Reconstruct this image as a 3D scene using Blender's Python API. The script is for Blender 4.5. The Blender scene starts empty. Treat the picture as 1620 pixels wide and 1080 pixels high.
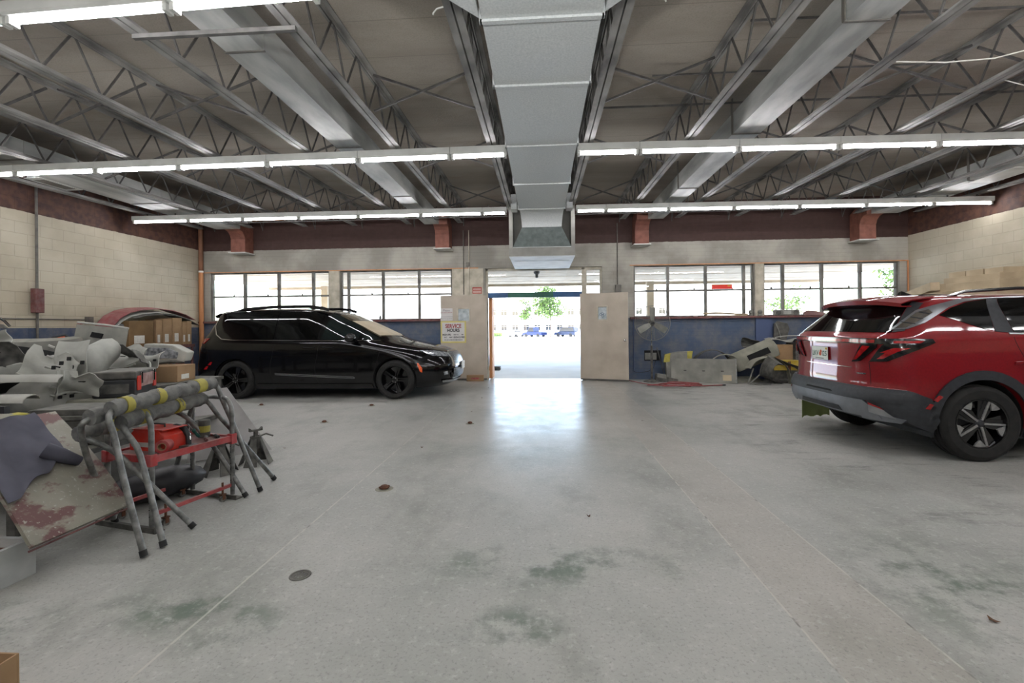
import bpy, bmesh, math, random
from mathutils import Vector, Matrix, Euler
random.seed(7)
COL = bpy.context.scene.collection
PI = math.pi
def V(*a): return Vector(a)
# ------------------------------------------------------------------ materials
def srgb(h):
    h = h.lstrip('#'); r = []
    for i in (0, 2, 4):
        c = int(h[i:i+2], 16) / 255
        r.append(c / 12.92 if c <= .04045 else ((c + .055) / 1.055) ** 2.4)
    return (r[0], r[1], r[2], 1)
MATS = {}
def mat(name, c1, c2=None, rough=.6, metal=0, scale=4, detail=5, bump=0, bscale=None, dust=None, dustamt=.6,
        stretch=(1, 1, 1), coat=0, spec=.5, lo=.35, hi=.65, world=False, emit=None, estr=0):
    if name in MATS: return MATS[name]
    m = bpy.data.materials.new(name); m.use_nodes = True; MATS[name] = m
    nt = m.node_tree; N = nt.nodes; L = nt.links
    b = N['Principled BSDF']
    b.inputs['Roughness'].default_value = rough; b.inputs['Metallic'].default_value = metal
    b.inputs['Specular IOR Level'].default_value = spec
    if coat: b.inputs['Coat Weight'].default_value = coat; b.inputs['Coat Roughness'].default_value = .04
    if emit: b.inputs['Emission Color'].default_value = srgb(emit); b.inputs['Emission Strength'].default_value = estr
    c1 = srgb(c1); c2 = srgb(c2) if c2 else c1
    if world:
        geo = N.new('ShaderNodeNewGeometry'); vec = geo.outputs['Position']
    else:
        tc = N.new('ShaderNodeTexCoord'); vec = tc.outputs['Object']
    mp = N.new('ShaderNodeMapping'); mp.inputs['Scale'].default_value = stretch; L.new(vec, mp.inputs['Vector'])
    nz = N.new('ShaderNodeTexNoise'); nz.inputs['Scale'].default_value = scale; nz.inputs['Detail'].default_value = detail
    L.new(mp.outputs[0], nz.inputs['Vector'])
    rp = N.new('ShaderNodeValToRGB'); rp.color_ramp.elements[0].position = lo; rp.color_ramp.elements[1].position = hi
    rp.color_ramp.elements[0].color = c1; rp.color_ramp.elements[1].color = c2
    L.new(nz.outputs['Fac'], rp.inputs['Fac']); out = rp.outputs['Color']
    if dust:
        g2 = N.new('ShaderNodeNewGeometry'); sp = N.new('ShaderNodeSeparateXYZ'); L.new(g2.outputs['Normal'], sp.inputs[0])
        mr = N.new('ShaderNodeMapRange'); mr.inputs['From Min'].default_value = -.2; mr.inputs['From Max'].default_value = .9
        mr.inputs['To Min'].default_value = dustamt * .35; mr.inputs['To Max'].default_value = dustamt
        L.new(sp.outputs['Z'], mr.inputs['Value'])
        n2 = N.new('ShaderNodeTexNoise'); n2.inputs['Scale'].default_value = scale * 2.3; n2.inputs['Detail'].default_value = 6
        L.new(mp.outputs[0], n2.inputs['Vector'])
        mm = N.new('ShaderNodeMath'); mm.operation = 'MULTIPLY_ADD'; L.new(n2.outputs['Fac'], mm.inputs[0]); mm.inputs[1].default_value = .8
        mm.inputs[2].default_value = -.4; ad = N.new('ShaderNodeMath'); ad.use_clamp = True
        L.new(mm.outputs[0], ad.inputs[0]); L.new(mr.outputs[0], ad.inputs[1])
        mx = N.new('ShaderNodeMixRGB'); L.new(ad.outputs[0], mx.inputs[0]); L.new(out, mx.inputs[1]); mx.inputs[2].default_value = srgb(dust)
        out = mx.outputs[0]
    L.new(out, b.inputs['Base Color'])
    if bump:
        n3 = N.new('ShaderNodeTexNoise'); n3.inputs['Scale'].default_value = bscale or scale * 6; n3.inputs['Detail'].default_value = 6
        L.new(mp.outputs[0], n3.inputs['Vector'])
        bp = N.new('ShaderNodeBump'); bp.inputs['Strength'].default_value = bump; bp.inputs['Distance'].default_value = .01
        L.new(n3.outputs['Fac'], bp.inputs['Height']); L.new(bp.outputs[0], b.inputs['Normal'])
    return m
def glassmat(name, tint='#ffffff', gloss=.08, rough=.02):
    m = bpy.data.materials.new(name); m.use_nodes = True; MATS[name] = m
    nt = m.node_tree; N = nt.nodes; L = nt.links; N.clear()
    o = N.new('ShaderNodeOutputMaterial'); t = N.new('ShaderNodeBsdfTransparent'); t.inputs[0].default_value = srgb(tint)
    g = N.new('ShaderNodeBsdfGlossy'); g.inputs['Roughness'].default_value = rough
    mx = N.new('ShaderNodeMixShader'); mx.inputs[0].default_value = gloss
    L.new(t.outputs[0], mx.inputs[1]); L.new(g.outputs[0], mx.inputs[2]); L.new(mx.outputs[0], o.inputs[0])
    return m
# ------------------------------------------------------------------ mesh builder
class MB:
    def __init__(s): s.b = bmesh.new()
    def add(s, verts, faces):
        vs = [s.b.verts.new(v) for v in verts]
        for f in faces:
            try: s.b.faces.new([vs[i] for i in f])
            except ValueError: pass
        return vs
    def box(s, x0, x1, y0, y1, z0, z1, M=None):
        v = [V(x, y, z) for z in (z0, z1) for y in (y0, y1) for x in (x0, x1)]
        if M is not None: v = [M @ p for p in v]
        s.add(v, [(0, 2, 3, 1), (4, 5, 7, 6), (0, 1, 5, 4), (2, 6, 7, 3), (0, 4, 6, 2), (1, 3, 7, 5)]); return s
    def cbox(s, c, d, M=None):
        return s.box(c[0]-d[0]/2, c[0]+d[0]/2, c[1]-d[1]/2, c[1]+d[1]/2, c[2]-d[2]/2, c[2]+d[2]/2, M)
    def bar(s, p, q, w, h=None, up=(0, 0, 1)):
        p = Vector(p); q = Vector(q); d = (q - p); L = d.length
        if L < 1e-6: return s
        d.normalize(); u = Vector(up)
        if abs(d.dot(u)) > .98: u = V(0, 1, 0)
        x = d.cross(u).normalized(); z = x.cross(d)
        M = Matrix((x, d, z)).transposed().to_4x4(); M.translation = p
        h = w if h is None else h
        return s.box(-w/2, w/2, 0, L, -h/2, h/2, M)
    def tube(s, pts, r, seg=8, cap=True, closed=False):
        pts = [Vector(p) for p in pts]; n = len(pts); rings = []; prev = None
        for i, p in enumerate(pts):
            a = pts[i-1] if (i > 0 or closed) else p; c = pts[(i+1) % n] if (i < n-1 or closed) else p
            d = (c - a)
            if d.length < 1e-9: d = V(0, 0, 1)
            d.normalize()
            if prev is None:
                u = V(0, 0, 1) if abs(d.z) < .9 else V(1, 0, 0)
                x = d.cross(u).normalized()
            else:
                x = (prev - d * prev.dot(d))
                x = x.normalized() if x.length > 1e-6 else d.orthogonal().normalized()
            prev = x; y = d.cross(x); rr = r[i] if isinstance(r, (list, tuple)) else r
            rings.append([s.b.verts.new(p + (x * math.cos(2*PI*k/seg) + y * math.sin(2*PI*k/seg)) * rr) for k in range(seg)])
        m = n if closed else n - 1
        for i in range(m):
            A = rings[i]; B = rings[(i+1) % n]
            for k in range(seg): s.b.faces.new([A[k], A[(k+1) % seg], B[(k+1) % seg], B[k]])
        if cap and not closed:
            s.b.faces.new(rings[0][::-1]); s.b.faces.new(rings[-1])
        return s
    def cyl(s, p, q, r, seg=12, r2=None): return s.tube([p, q], [r, r if r2 is None else r2], seg)
    def prism(s, poly, axis, a, b):
        # poly in the two other axes; axis 0,1,2
        def P(u, v, t):
            return {0: V(t, u, v), 1: V(u, t, v), 2: V(u, v, t)}[axis]
        n = len(poly); vs = [P(u, v, a) for u, v in poly] + [P(u, v, b) for u, v in poly]
        s.add(vs, [tuple(range(n))[::-1], tuple(range(n, 2*n))] + [(i, (i+1) % n, n + (i+1) % n, n + i) for i in range(n)]); return s
    def slab(s, quad, t):
        # a quad (or polygon) given in 3D, thickened by t along its normal
        q = [Vector(p) for p in quad]; nrm = (q[1]-q[0]).cross(q[2]-q[0]).normalized() * t; n = len(q)
        s.add(q + [p + nrm for p in q], [tuple(range(n))[::-1], tuple(range(n, 2*n))] + [(i, (i+1) % n, n + (i+1) % n, n + i) for i in range(n)]); return s
    def lathe(s, prof, seg=32, M=None, close=False):
        # prof: (r, h) revolved about +Z (then M)
        rings = []
        for r, h in prof:
            if r < 1e-5:
                p = V(0, 0, h); rings.append([s.b.verts.new(M @ p if M is not None else p)])
            else:
                ring = []
                for k in range(seg):
                    p = V(r*math.cos(2*PI*k/seg), r*math.sin(2*PI*k/seg), h)
                    ring.append(s.b.verts.new(M @ p if M is not None else p))
                rings.append(ring)
        prs = list(zip(rings, rings[1:])) + ([(rings[-1], rings[0])] if close else [])
        for A, B in prs:
            for k in range(seg):
                f = [A[k % len(A)], A[(k+1) % len(A)], B[(k+1) % len(B)], B[k % len(B)]]
                g = []
                for v in f:
                    if v not in g: g.append(v)
                if len(g) > 2:
                    try: s.b.faces.new(g)
                    except ValueError: pass
        return s
    def grid(s, rows):
        g = [[s.b.verts.new(Vector(p)) for p in r] for r in rows]
        for i in range(len(g)-1):
            for j in range(len(g[0])-1): s.b.faces.new([g[i][j], g[i][j+1], g[i+1][j+1], g[i+1][j]])
        return s
    def sheet(s, rows, t):
        # a thick sheet from a grid of points
        ni = len(rows); nj = len(rows[0]); P = [[Vector(p) for p in r] for r in rows]
        Nn = []
        for i in range(ni):
            rr = []
            for j in range(nj):
                a = P[min(i+1, ni-1)][j] - P[max(i-1, 0)][j]; b = P[i][min(j+1, nj-1)] - P[i][max(j-1, 0)]
                c = a.cross(b); rr.append(c.normalized() if c.length > 1e-9 else V(0, 0, 1))
            Nn.append(rr)
        A = [[s.b.verts.new(P[i][j]) for j in range(nj)] for i in range(ni)]
        B = [[s.b.verts.new(P[i][j] + Nn[i][j]*t) for j in range(nj)] for i in range(ni)]
        for i in range(ni-1):
            for j in range(nj-1):
                s.b.faces.new([A[i][j], A[i][j+1], A[i+1][j+1], A[i+1][j]]); s.b.faces.new([B[i][j], B[i+1][j], B[i+1][j+1], B[i][j+1]])
        edge = [(0, j) for j in range(nj)] + [(i, nj-1) for i in range(1, ni)] + [(ni-1, j) for j in range(nj-2, -1, -1)] + [(i, 0) for i in range(ni-2, 0, -1)]
        for k in range(len(edge)):
            a = edge[k]; c = edge[(k+1) % len(edge)]
            s.b.faces.new([A[a[0]][a[1]], B[a[0]][a[1]], B[c[0]][c[1]], A[c[0]][c[1]]])
        return s
    def build(s, name, m, parent=None, smooth=False, bevel=0, subsurf=0, angle=40):
        bmesh.ops.recalc_face_normals(s.b, faces=s.b.faces)
        me = bpy.data.meshes.new(name); s.b.to_mesh(me); s.b.free()
        if isinstance(m, str): m = MATS[m]
        if isinstance(m, (list, tuple)):
            for q in m: me.materials.append(MATS[q] if isinstance(q, str) else q)
        else: me.materials.append(m)
        o = bpy.data.objects.new(name, me); COL.objects.link(o)
        if parent is not None: o.parent = parent
        if smooth:
            for p in me.polygons: p.use_smooth = True
            me.set_sharp_from_angle(angle=math.radians(angle))
        if bevel:
            md = o.modifiers.new('bevel', 'BEVEL'); md.width = bevel; md.segments = 2; md.limit_method = 'ANGLE'
        if subsurf:
            md = o.modifiers.new('sub', 'SUBSURF'); md.levels = subsurf; md.render_levels = subsurf
        return o
def tag(o, label=None, cat=None, group=None, kind=None):
    if label: o['label'] = label
    if cat: o['category'] = cat
    if group: o['group'] = group
    if kind: o['kind'] = kind
    return o
def thing(name, label, cat, loc=(0, 0, 0), rz=0, group=None, rot=None):
    o = bpy.data.objects.new(name, None); COL.objects.link(o); o.empty_display_size = .1
    o.location = loc; o.rotation_euler = rot if rot else (0, 0, rz)
    return tag(o, label, cat, group)
def kids(o): return [c for c in bpy.data.objects if c.parent == o]
def copy_tree(o, parent=None):
    c = o.copy(); COL.objects.link(c)
    if parent is not None: c.parent = parent
    for ch in kids(o): copy_tree(ch, c)
    return c
def struct(mb, name, m, **k): return tag(mb.build(name, m, **k), kind='structure')
def textmesh(name, body, size, m, M, parent, ext=.001, bold=0, sx=1):
    cu = bpy.data.curves.new(name, 'FONT'); cu.body = body; cu.size = size; cu.extrude = ext; cu.align_x = 'CENTER'; cu.align_y = 'CENTER'
    cu.offset = bold
    t = bpy.data.objects.new('t', cu); COL.objects.link(t)
    dg = bpy.context.evaluated_depsgraph_get(); me = bpy.data.meshes.new_from_object(t.evaluated_get(dg))
    bpy.data.objects.remove(t); bpy.data.curves.remove(cu)
    me.transform(M @ Matrix.Diagonal((sx, 1, 1, 1))); me.materials.clear(); me.materials.append(MATS[m] if isinstance(m, str) else m)
    o = bpy.data.objects.new(name, me); COL.objects.link(o); o.parent = parent
    return o
def frameM(o, x, z):
    # matrix whose local X is x, local Y is z, local Z their cross product
    x = Vector(x).normalized(); z = Vector(z).normalized(); n = x.cross(z)
    M = Matrix((x, z, n)).transposed().to_4x4(); M.translation = Vector(o); return M
def lerp(a, b, t): return a + (b - a) * t
def interp(tab, x):
    # smooth (monotone-ish) interpolation through a table of (x, y)
    if x <= tab[0][0]: return tab[0][1]
    if x >= tab[-1][0]: return tab[-1][1]
    for i in range(len(tab)-1):
        if tab[i][0] <= x <= tab[i+1][0]:
            x0, y0 = tab[i]; x1, y1 = tab[i+1]; h = x1 - x0; t = (x - x0) / h
            def sl(k):
                if k <= 0 or k >= len(tab)-1: return None
                a = (tab[k][1]-tab[k-1][1])/(tab[k][0]-tab[k-1][0]); b = (tab[k+1][1]-tab[k][1])/(tab[k+1][0]-tab[k][0])
                return 0 if a*b <= 0 else 2*a*b/(a+b)
            s = (y1-y0)/h; m0 = sl(i); m1 = sl(i+1)
            m0 = s if m0 is None else m0; m1 = s if m1 is None else m1
            return (2*t**3-3*t*t+1)*y0 + (t**3-2*t*t+t)*h*m0 + (-2*t**3+3*t*t)*y1 + (t**3-t*t)*h*m1
SKY_STR = 2.0; SUN_STR = 6.0; EXPO = 0.08; FLASH = 230
SUV_LOC = (3.27, 5.60, 0); SUV_RZ = math.radians(0)
VAN_LOC = (-6.84, 9.40, 0); VAN_RZ = 0.0
# ------------------------------------------------------------------ general materials
mat('galv', '#c3c8c7', '#dadddc', rough=.5, metal=.08, scale=60, lo=.3, hi=.7)
mat('duct_dusty', '#8f918d', '#b5b6b1', rough=.6, metal=.05, scale=5, stretch=(1, .3, 1))
mat('joist_steel', '#5a5855', '#93918c', rough=.7, metal=.1, scale=4, stretch=(1, .5, 1), dust='#a9a59c', dustamt=.12)
mat('rod_steel', '#3b3937', '#565450', rough=.7, scale=9)
mat('fixture_white', '#b9bab4', '#d0d1cb', rough=.5, scale=3)
mat('socket', '#cfd0ca', rough=.5)
mat('tube_glow', '#ffffff', rough=.4, emit='#fbfaff', estr=70)
mat('boot_brown', '#6a4034', '#7f5142', rough=.75, scale=8)
mat('frame_dark', '#4a4741', '#7d7a72', rough=.7, scale=3)
mat('frame_cream', '#a39c8a', '#c4bdab', rough=.7, scale=5)
mat('wood_orange', '#b2764a', '#c98c5b', rough=.6, scale=3, stretch=(6, 6, .4))
mat('door_cream', '#a99d8d', '#b7ac9c', rough=.55, scale=2.5, bump=.02)
mat('pipe_grey', '#55524c', '#6b675f', rough=.6, scale=9)
mat('black_plastic', '#1a1b1c', '#26272a', rough=.5, scale=6)
mat('black_dusty', '#1d1d1d', '#2c2b29', rough=.7, scale=5, dust='#8b887e', dustamt=.45)
mat('dusty_white', '#8f9089', '#b0b0a8', rough=.8, scale=5, dust='#a8a89f', dustamt=.5, bump=.05)
mat('dusty_grey', '#5b5b57', '#797972', rough=.85, scale=5, dust='#97958b', dustamt=.55, bump=.05)
mat('dusty_olive', '#6d6c5f', '#8b897b', rough=.9, scale=4, dust='#99978a', dustamt=.35, bump=.05)
mat('dusty_dark', '#2c2c2b', '#44433f', rough=.85, scale=6, dust='#8d8b82', dustamt=.35)
mat('steel_worn', '#5c5d5b', '#8d8e8b', rough=.42, metal=.6, scale=18, bump=.05)
mat('red_paint', '#8e2023', '#b03538', rough=.5, scale=9, dust='#9b8f8a', dustamt=.3)
mat('red_bright', '#b8200f', '#cf2c17', rough=.4, scale=5, dust='#8d8780', dustamt=.12)
mat('maroon', '#5a2a2a', '#6f3836', rough=.7, scale=7, dust='#8f8a82', dustamt=.3)
mat('cardboard', '#8b6f4f', '#a08261', rough=.85, scale=3, bump=.02)
mat('cardboard_pale', '#a8977c', '#bba98c', rough=.85, scale=3)
mat('label_white', '#cfcdc4', '#e0ded5', rough=.6, scale=30)
mat('yellow_tape', '#8f8636', '#aaa044', rough=.6, scale=12)
mat('yellow_paint', '#a98f1d', '#c2a628', rough=.6, scale=8, dust='#8d8770', dustamt=.25)
mat('cloth_navy', '#3c3c46', '#5a5a65', rough=.95, scale=3, bump=.1)
mat('chrome', '#c8c8c8', rough=.12, metal=1)
mat('rubber', '#151515', '#1f1f1f', rough=.75, scale=14)
mat('orange_lamp', '#c23c12', '#ee6a2c', rough=.25, scale=60)
mat('red_lens', '#7d0a0c', '#b01216', rough=.15, scale=20, coat=1)
mat('hose_red', '#7d3a3b', '#934a49', rough=.6, scale=9)
mat('rust', '#4a2f22', '#6b4632', rough=.9, scale=25, bump=.2)
mat('leaf_dry', '#4b3524', '#6d4d33', rough=.9, scale=30)
mat('concrete_out', '#dad8d2', '#e8e6e0', rough=.9, scale=.8)
mat('soffit', '#a3937c', '#b5a58e', rough=.8, scale=2)
mat('stucco', '#e6e2da', '#f0ece4', rough=.9, scale=3)
mat('leaf_green', '#22380f', '#5f7a34', rough=.7, scale=2)
mat('bark', '#4a4038', '#5d5146', rough=.9, scale=6)
mat('blue_trim', '#10406a', '#175080', rough=.5, scale=3)
mat('green_trim', '#0f4a3a', '#145a48', rough=.5, scale=3)
mat('dark_glass', '#1b2024', rough=.08, spec=.8)
mat('text_red', '#8f2420', rough=.6); mat('text_black', '#1c1c1e', rough=.6); mat('text_green', '#2c5b45', rough=.6); mat('text_orange', '#c65a35', rough=.6)
mat('text_grey', '#77757a', rough=.6)
glassmat('window_glass', '#fbfcfa', .03)
mat('dusty_glass', '#98a3a6', '#c3cccf', rough=.25, scale=9)
def nodes(name):
    m = bpy.data.materials.new(name); m.use_nodes = True; MATS[name] = m
    return m, m.node_tree.nodes, m.node_tree.links, m.node_tree.nodes['Principled BSDF']
def mth(N, L, op, a, b=None, c=None, clamp=False):
    n = N.new('ShaderNodeMath'); n.operation = op; n.use_clamp = clamp
    for i, v in enumerate((a, b, c)):
        if v is None: continue
        if isinstance(v, (int, float)): n.inputs[i].default_value = v
        else: L.new(v, n.inputs[i])
    return n.outputs[0]
def mixc(N, L, f, a, b):
    n = N.new('ShaderNodeMixRGB')
    for i, v in enumerate((f, a, b)):
        if isinstance(v, (int, float)): n.inputs[i].default_value = v
        elif isinstance(v, tuple): n.inputs[i].default_value = v
        else: L.new(v, n.inputs[i])
    return n.outputs[0]
def noise(N, L, vec, scale, detail=5, rough=.55, stretch=None):
    if stretch:
        mp = N.new('ShaderNodeMapping'); mp.inputs['Scale'].default_value = stretch; L.new(vec, mp.inputs['Vector']); vec = mp.outputs[0]
    n = N.new('ShaderNodeTexNoise'); n.inputs['Scale'].default_value = scale; n.inputs['Detail'].default_value = detail; n.inputs['Roughness'].default_value = rough
    L.new(vec, n.inputs['Vector']); return n.outputs['Fac']
def ramp(N, L, f, a, b):
    n = N.new('ShaderNodeMapRange'); n.interpolation_type = 'SMOOTHSTEP'
    n.inputs['From Min'].default_value = a; n.inputs['From Max'].default_value = b; L.new(f, n.inputs['Value']); return n.outputs[0]
# painted block walls: blue below, cream, brown above
def wallmat(name, horiz, zb, zt, bw, bh, cream, cream2, brown, blue, mortar=.006, bstr=.6, zc=0):
    m, N, L, b = nodes(name); g = N.new('ShaderNodeNewGeometry'); sp = N.new('ShaderNodeSeparateXYZ'); L.new(g.outputs['Position'], sp.inputs[0])
    P = g.outputs['Position']
    cb = N.new('ShaderNodeCombineXYZ'); L.new(sp.outputs[horiz], cb.inputs[0])
    L.new(mth(N, L, 'ADD', sp.outputs['Z'], zc), cb.inputs[1])
    br = N.new('ShaderNodeTexBrick'); L.new(cb.outputs[0], br.inputs['Vector']); br.inputs['Scale'].default_value = 1
    br.inputs['Brick Width'].default_value = bw; br.inputs['Row Height'].default_value = bh; br.inputs['Mortar Size'].default_value = mortar
    br.inputs['Mortar Smooth'].default_value = .3; br.inputs['Color1'].default_value = (1, 1, 1, 1); br.inputs['Color2'].default_value = (.93, .93, .93, 1); br.inputs['Mortar'].default_value = (.62, .6, .58, 1)
    n1 = noise(N, L, P, 1.1, 6); n2 = noise(N, L, P, 9, 6)
    c = mixc(N, L, ramp(N, L, n1, .35, .65), srgb(cream), srgb(cream2))
    edge = mth(N, L, 'MULTIPLY_ADD', n2, .03, -.015)
    zz = mth(N, L, 'ADD', sp.outputs['Z'], edge)
    bl = mixc(N, L, ramp(N, L, noise(N, L, P, 1.3, 9, .75), .40, .70), srgb(blue), srgb('#6b6c6f'))
    c = mixc(N, L, mth(N, L, 'LESS_THAN', sp.outputs['Z'], zb), c, bl)
    bn = mixc(N, L, ramp(N, L, n2, .3, .7), srgb(brown), srgb('#3f2823'))
    c = mixc(N, L, mth(N, L, 'GREATER_THAN', zz, zt), c, bn)
    mu = N.new('ShaderNodeMixRGB'); mu.blend_type = 'MULTIPLY'; mu.inputs[0].default_value = .45; L.new(c, mu.inputs[1]); L.new(br.outputs['Color'], mu.inputs[2])
    L.new(mu.outputs[0], b.inputs['Base Color']); b.inputs['Roughness'].default_value = .75
    bp = N.new('ShaderNodeBump'); bp.inputs['Strength'].default_value = bstr; bp.inputs['Distance'].default_value = .006; bp.invert = True
    L.new(mth(N, L, 'MULTIPLY_ADD', n2, -.3, br.outputs['Fac']), bp.inputs['Height']); L.new(bp.outputs[0], b.inputs['Normal'])
wallmat('wall_side_mat', 'Y', 1.40, 3.44, .406, .203, '#b0a691', '#c0b7a2', '#5a3c2e', '#3b4a63')
wallmat('wall_back_mat', 'X', 1.53, 3.41, .9, .09, '#87837a', '#a7a398', '#38221a', '#47566d', mortar=.004, bstr=.35)
def floor_material():
    m, N, L, b = nodes('floor_mat'); g = N.new('ShaderNodeNewGeometry'); P = g.outputs['Position']
    sp = N.new('ShaderNodeSeparateXYZ'); L.new(P, sp.inputs[0]); X = sp.outputs['X']; Y = sp.outputs['Y']
    big = noise(N, L, P, .45, 7, .62); mid = noise(N, L, P, 1.4, 8, .65, (1, .55, 1)); fine = noise(N, L, P, 22, 8, .7)
    c = mixc(N, L, ramp(N, L, big, .35, .65), srgb('#979892'), srgb('#adaba5'))
    c = mixc(N, L, mth(N, L, 'MULTIPLY', ramp(N, L, mid, .46, .70), .55), c, srgb('#6f716a'))
    # green-tinted worn patches, a few of them, fixed in place
    gp = None
    for gx, gy, sx, sy in ((.05, 2.6, .9, .28), (-.15, 2.05, .3, .18), (2.15, 2.45, .60, .75), (-1.75, 2.1, .5, .2), (-1.45, 2.0, .3, .25), (-2.6, 1.9, .5, .3)):
        dx = mth(N, L, 'DIVIDE', mth(N, L, 'SUBTRACT', X, gx), sx); dy = mth(N, L, 'DIVIDE', mth(N, L, 'SUBTRACT', Y, gy), sy)
        r = mth(N, L, 'ADD', mth(N, L, 'MULTIPLY', dx, dx), mth(N, L, 'MULTIPLY', dy, dy))
        e = mth(N, L, 'SUBTRACT', 1, r, clamp=True)
        gp = e if gp is None else mth(N, L, 'MAXIMUM', gp, e)
    gn = noise(N, L, P, 3.1, 7, .7)
    c = mixc(N, L, mth(N, L, 'MULTIPLY', mth(N, L, 'MULTIPLY', gp, ramp(N, L, gn, .45, .62)), .75), c, srgb('#3f5443'))
    # dark scuffs on the right near the red car and at far left
    sc = noise(N, L, P, 2.4, 9, .75, (.5, 1.6, 1))
    rgt = mth(N, L, 'MULTIPLY', ramp(N, L, X, 1.9, 2.8), ramp(N, L, sc, .52, .68))
    c = mixc(N, L, mth(N, L, 'MULTIPLY', rgt, .75), c, srgb('#5a5e57'))
    # warm lane between the two right-hand joints
    lane = mth(N, L, 'MULTIPLY', mth(N, L, 'GREATER_THAN', X, 1.135), mth(N, L, 'LESS_THAN', X, 1.625))
    c = mixc(N, L, mth(N, L, 'MULTIPLY', lane, .35), c, srgb('#a79e93'))
    # fine speckle
    c = mixc(N, L, mth(N, L, 'MULTIPLY', ramp(N, L, fine, .52, .70), .45), c, srgb('#c3c2bd'))
    c = mixc(N, L, mth(N, L, 'MULTIPLY', ramp(N, L, noise(N, L, P, 60, 5, .7), .52, .66), .40), c, srgb('#5e5f5a'))
    wob = mth(N, L, 'MULTIPLY_ADD', noise(N, L, P, 12, 3), .006, -.003)
    Xw = mth(N, L, 'ADD', X, wob); jt = None
    for jx, wd, y0 in ((-1.6, .006, -50), (1.135, .005, -50), (1.625, .005, -50)):
        k = mth(N, L, 'LESS_THAN', mth(N, L, 'ABSOLUTE', mth(N, L, 'SUBTRACT', Xw, jx)), wd)
        if jx == 1.135: k = mth(N, L, 'MULTIPLY', k, mth(N, L, 'LESS_THAN', Y, 5.2))
        jt = k if jt is None else mth(N, L, 'MAXIMUM', jt, k)
    jc = mixc(N, L, ramp(N, L, noise(N, L, P, 9, 4), .52, .72), srgb('#bcb8ae'), srgb('#5b5a55'))
    c = mixc(N, L, mth(N, L, 'MULTIPLY', jt, .65), c, jc)
    L.new(c, b.inputs['Base Color'])
    rg = mth(N, L, 'MULTIPLY_ADD', ramp(N, L, noise(N, L, P, 4, 9, .7), .30, .70), .10, .37)
    # the traffic lane in front of the door is worn smoother
    ln = mth(N, L, 'MULTIPLY', ramp(N, L, mth(N, L, 'ABSOLUTE', X), 3.2, 1.6), ramp(N, L, Y, 2.0, 6.5))
    L.new(mth(N, L, 'SUBTRACT', mth(N, L, 'ADD', rg, .2), mth(N, L, 'MULTIPLY', ln, .30)), b.inputs['Roughness'])
    bp = N.new('ShaderNodeBump'); bp.inputs['Strength'].default_value = .015; bp.inputs['Distance'].default_value = .004
    L.new(mth(N, L, 'ADD', noise(N, L, P, 9, 9, .7), mth(N, L, 'MULTIPLY', jt, -.6)), bp.inputs['Height']); L.new(bp.outputs[0], b.inputs['Normal'])
floor_material()
def ceiling_material():
    m, N, L, b = nodes('ceiling_mat'); g = N.new('ShaderNodeNewGeometry'); P = g.outputs['Position']
    sp = N.new('ShaderNodeSeparateXYZ'); L.new(P, sp.inputs[0])
    c = mixc(N, L, ramp(N, L, noise(N, L, P, .7, 6, .6, (.5, 1.5, 1)), .35, .65), srgb('#857d72'), srgb('#9a9286'))
    row = mth(N, L, 'FRACT', mth(N, L, 'DIVIDE', sp.outputs['Y'], .61))
    ln = mth(N, L, 'LESS_THAN', row, .02)
    c = mixc(N, L, mth(N, L, 'MULTIPLY', ln, .5), c, srgb('#6f6960'))
    c = mixc(N, L, mth(N, L, 'MULTIPLY', ramp(N, L, noise(N, L, P, 1.3, 5, .6), .55, .75), .3), c, srgb('#866f5c'))
    c = mixc(N, L, mth(N, L, 'MULTIPLY', ramp(N, L, noise(N, L, P, 70, 5, .7), .45, .65), .3), c, srgb('#6d675e'))
    L.new(c, b.inputs['Base Color']); b.inputs['Roughness'].default_value = .95
    bp = N.new('ShaderNodeBump'); bp.inputs['Strength'].default_value = .5; bp.inputs['Distance'].default_value = .01
    L.new(noise(N, L, P, 45, 6, .7), bp.inputs['Height']); L.new(bp.outputs[0], b.inputs['Normal'])
ceiling_material()
# ------------------------------------------------------------------ the room
YB = 11.6; XL = -9.03; XR = 8.8; YF = -6.0
def zb(y): return 3.66 + .018 * y        # joist bottoms rise gently towards the far wall
def zt(y): return zb(y) + .54            # underside of the roof deck
mb = MB(); mb.box(XL-.2, XR+.2, YF-.2, YB+.22, -.2, 0); struct(mb, 'floor', 'floor_mat')
mb = MB(); mb.add([V(XL-.2, YF-.2, zt(YF-.2)), V(XR+.2, YF-.2, zt(YF-.2)), V(XR+.2, YB+.22, zt(YB+.22)), V(XL-.2, YB+.22, zt(YB+.22)),
    V(XL-.2, YF-.2, zt(YF-.2)+.2), V(XR+.2, YF-.2, zt(YF-.2)+.2), V(XR+.2, YB+.22, zt(YB+.22)+.2), V(XL-.2, YB+.22, zt(YB+.22)+.2)],
    [(0, 3, 2, 1), (4, 5, 6, 7), (0, 1, 5, 4), (1, 2, 6, 5), (2, 3, 7, 6), (3, 0, 4, 7)]); struct(mb, 'ceiling', 'ceiling_mat')
mb = MB(); mb.box(XL-.2, XL, YF, YB, 0, 4.5); struct(mb, 'wall_left', 'wall_side_mat')
mb = MB(); mb.box(XR, XR+.2, YF, YB, 0, 4.5); struct(mb, 'wall_right', 'wall_side_mat')
mb = MB(); mb.box(XL-.2, XR+.2, YF-.2, YF, 0, 4.5); struct(mb, 'wall_rear', 'wall_side_mat')
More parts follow.
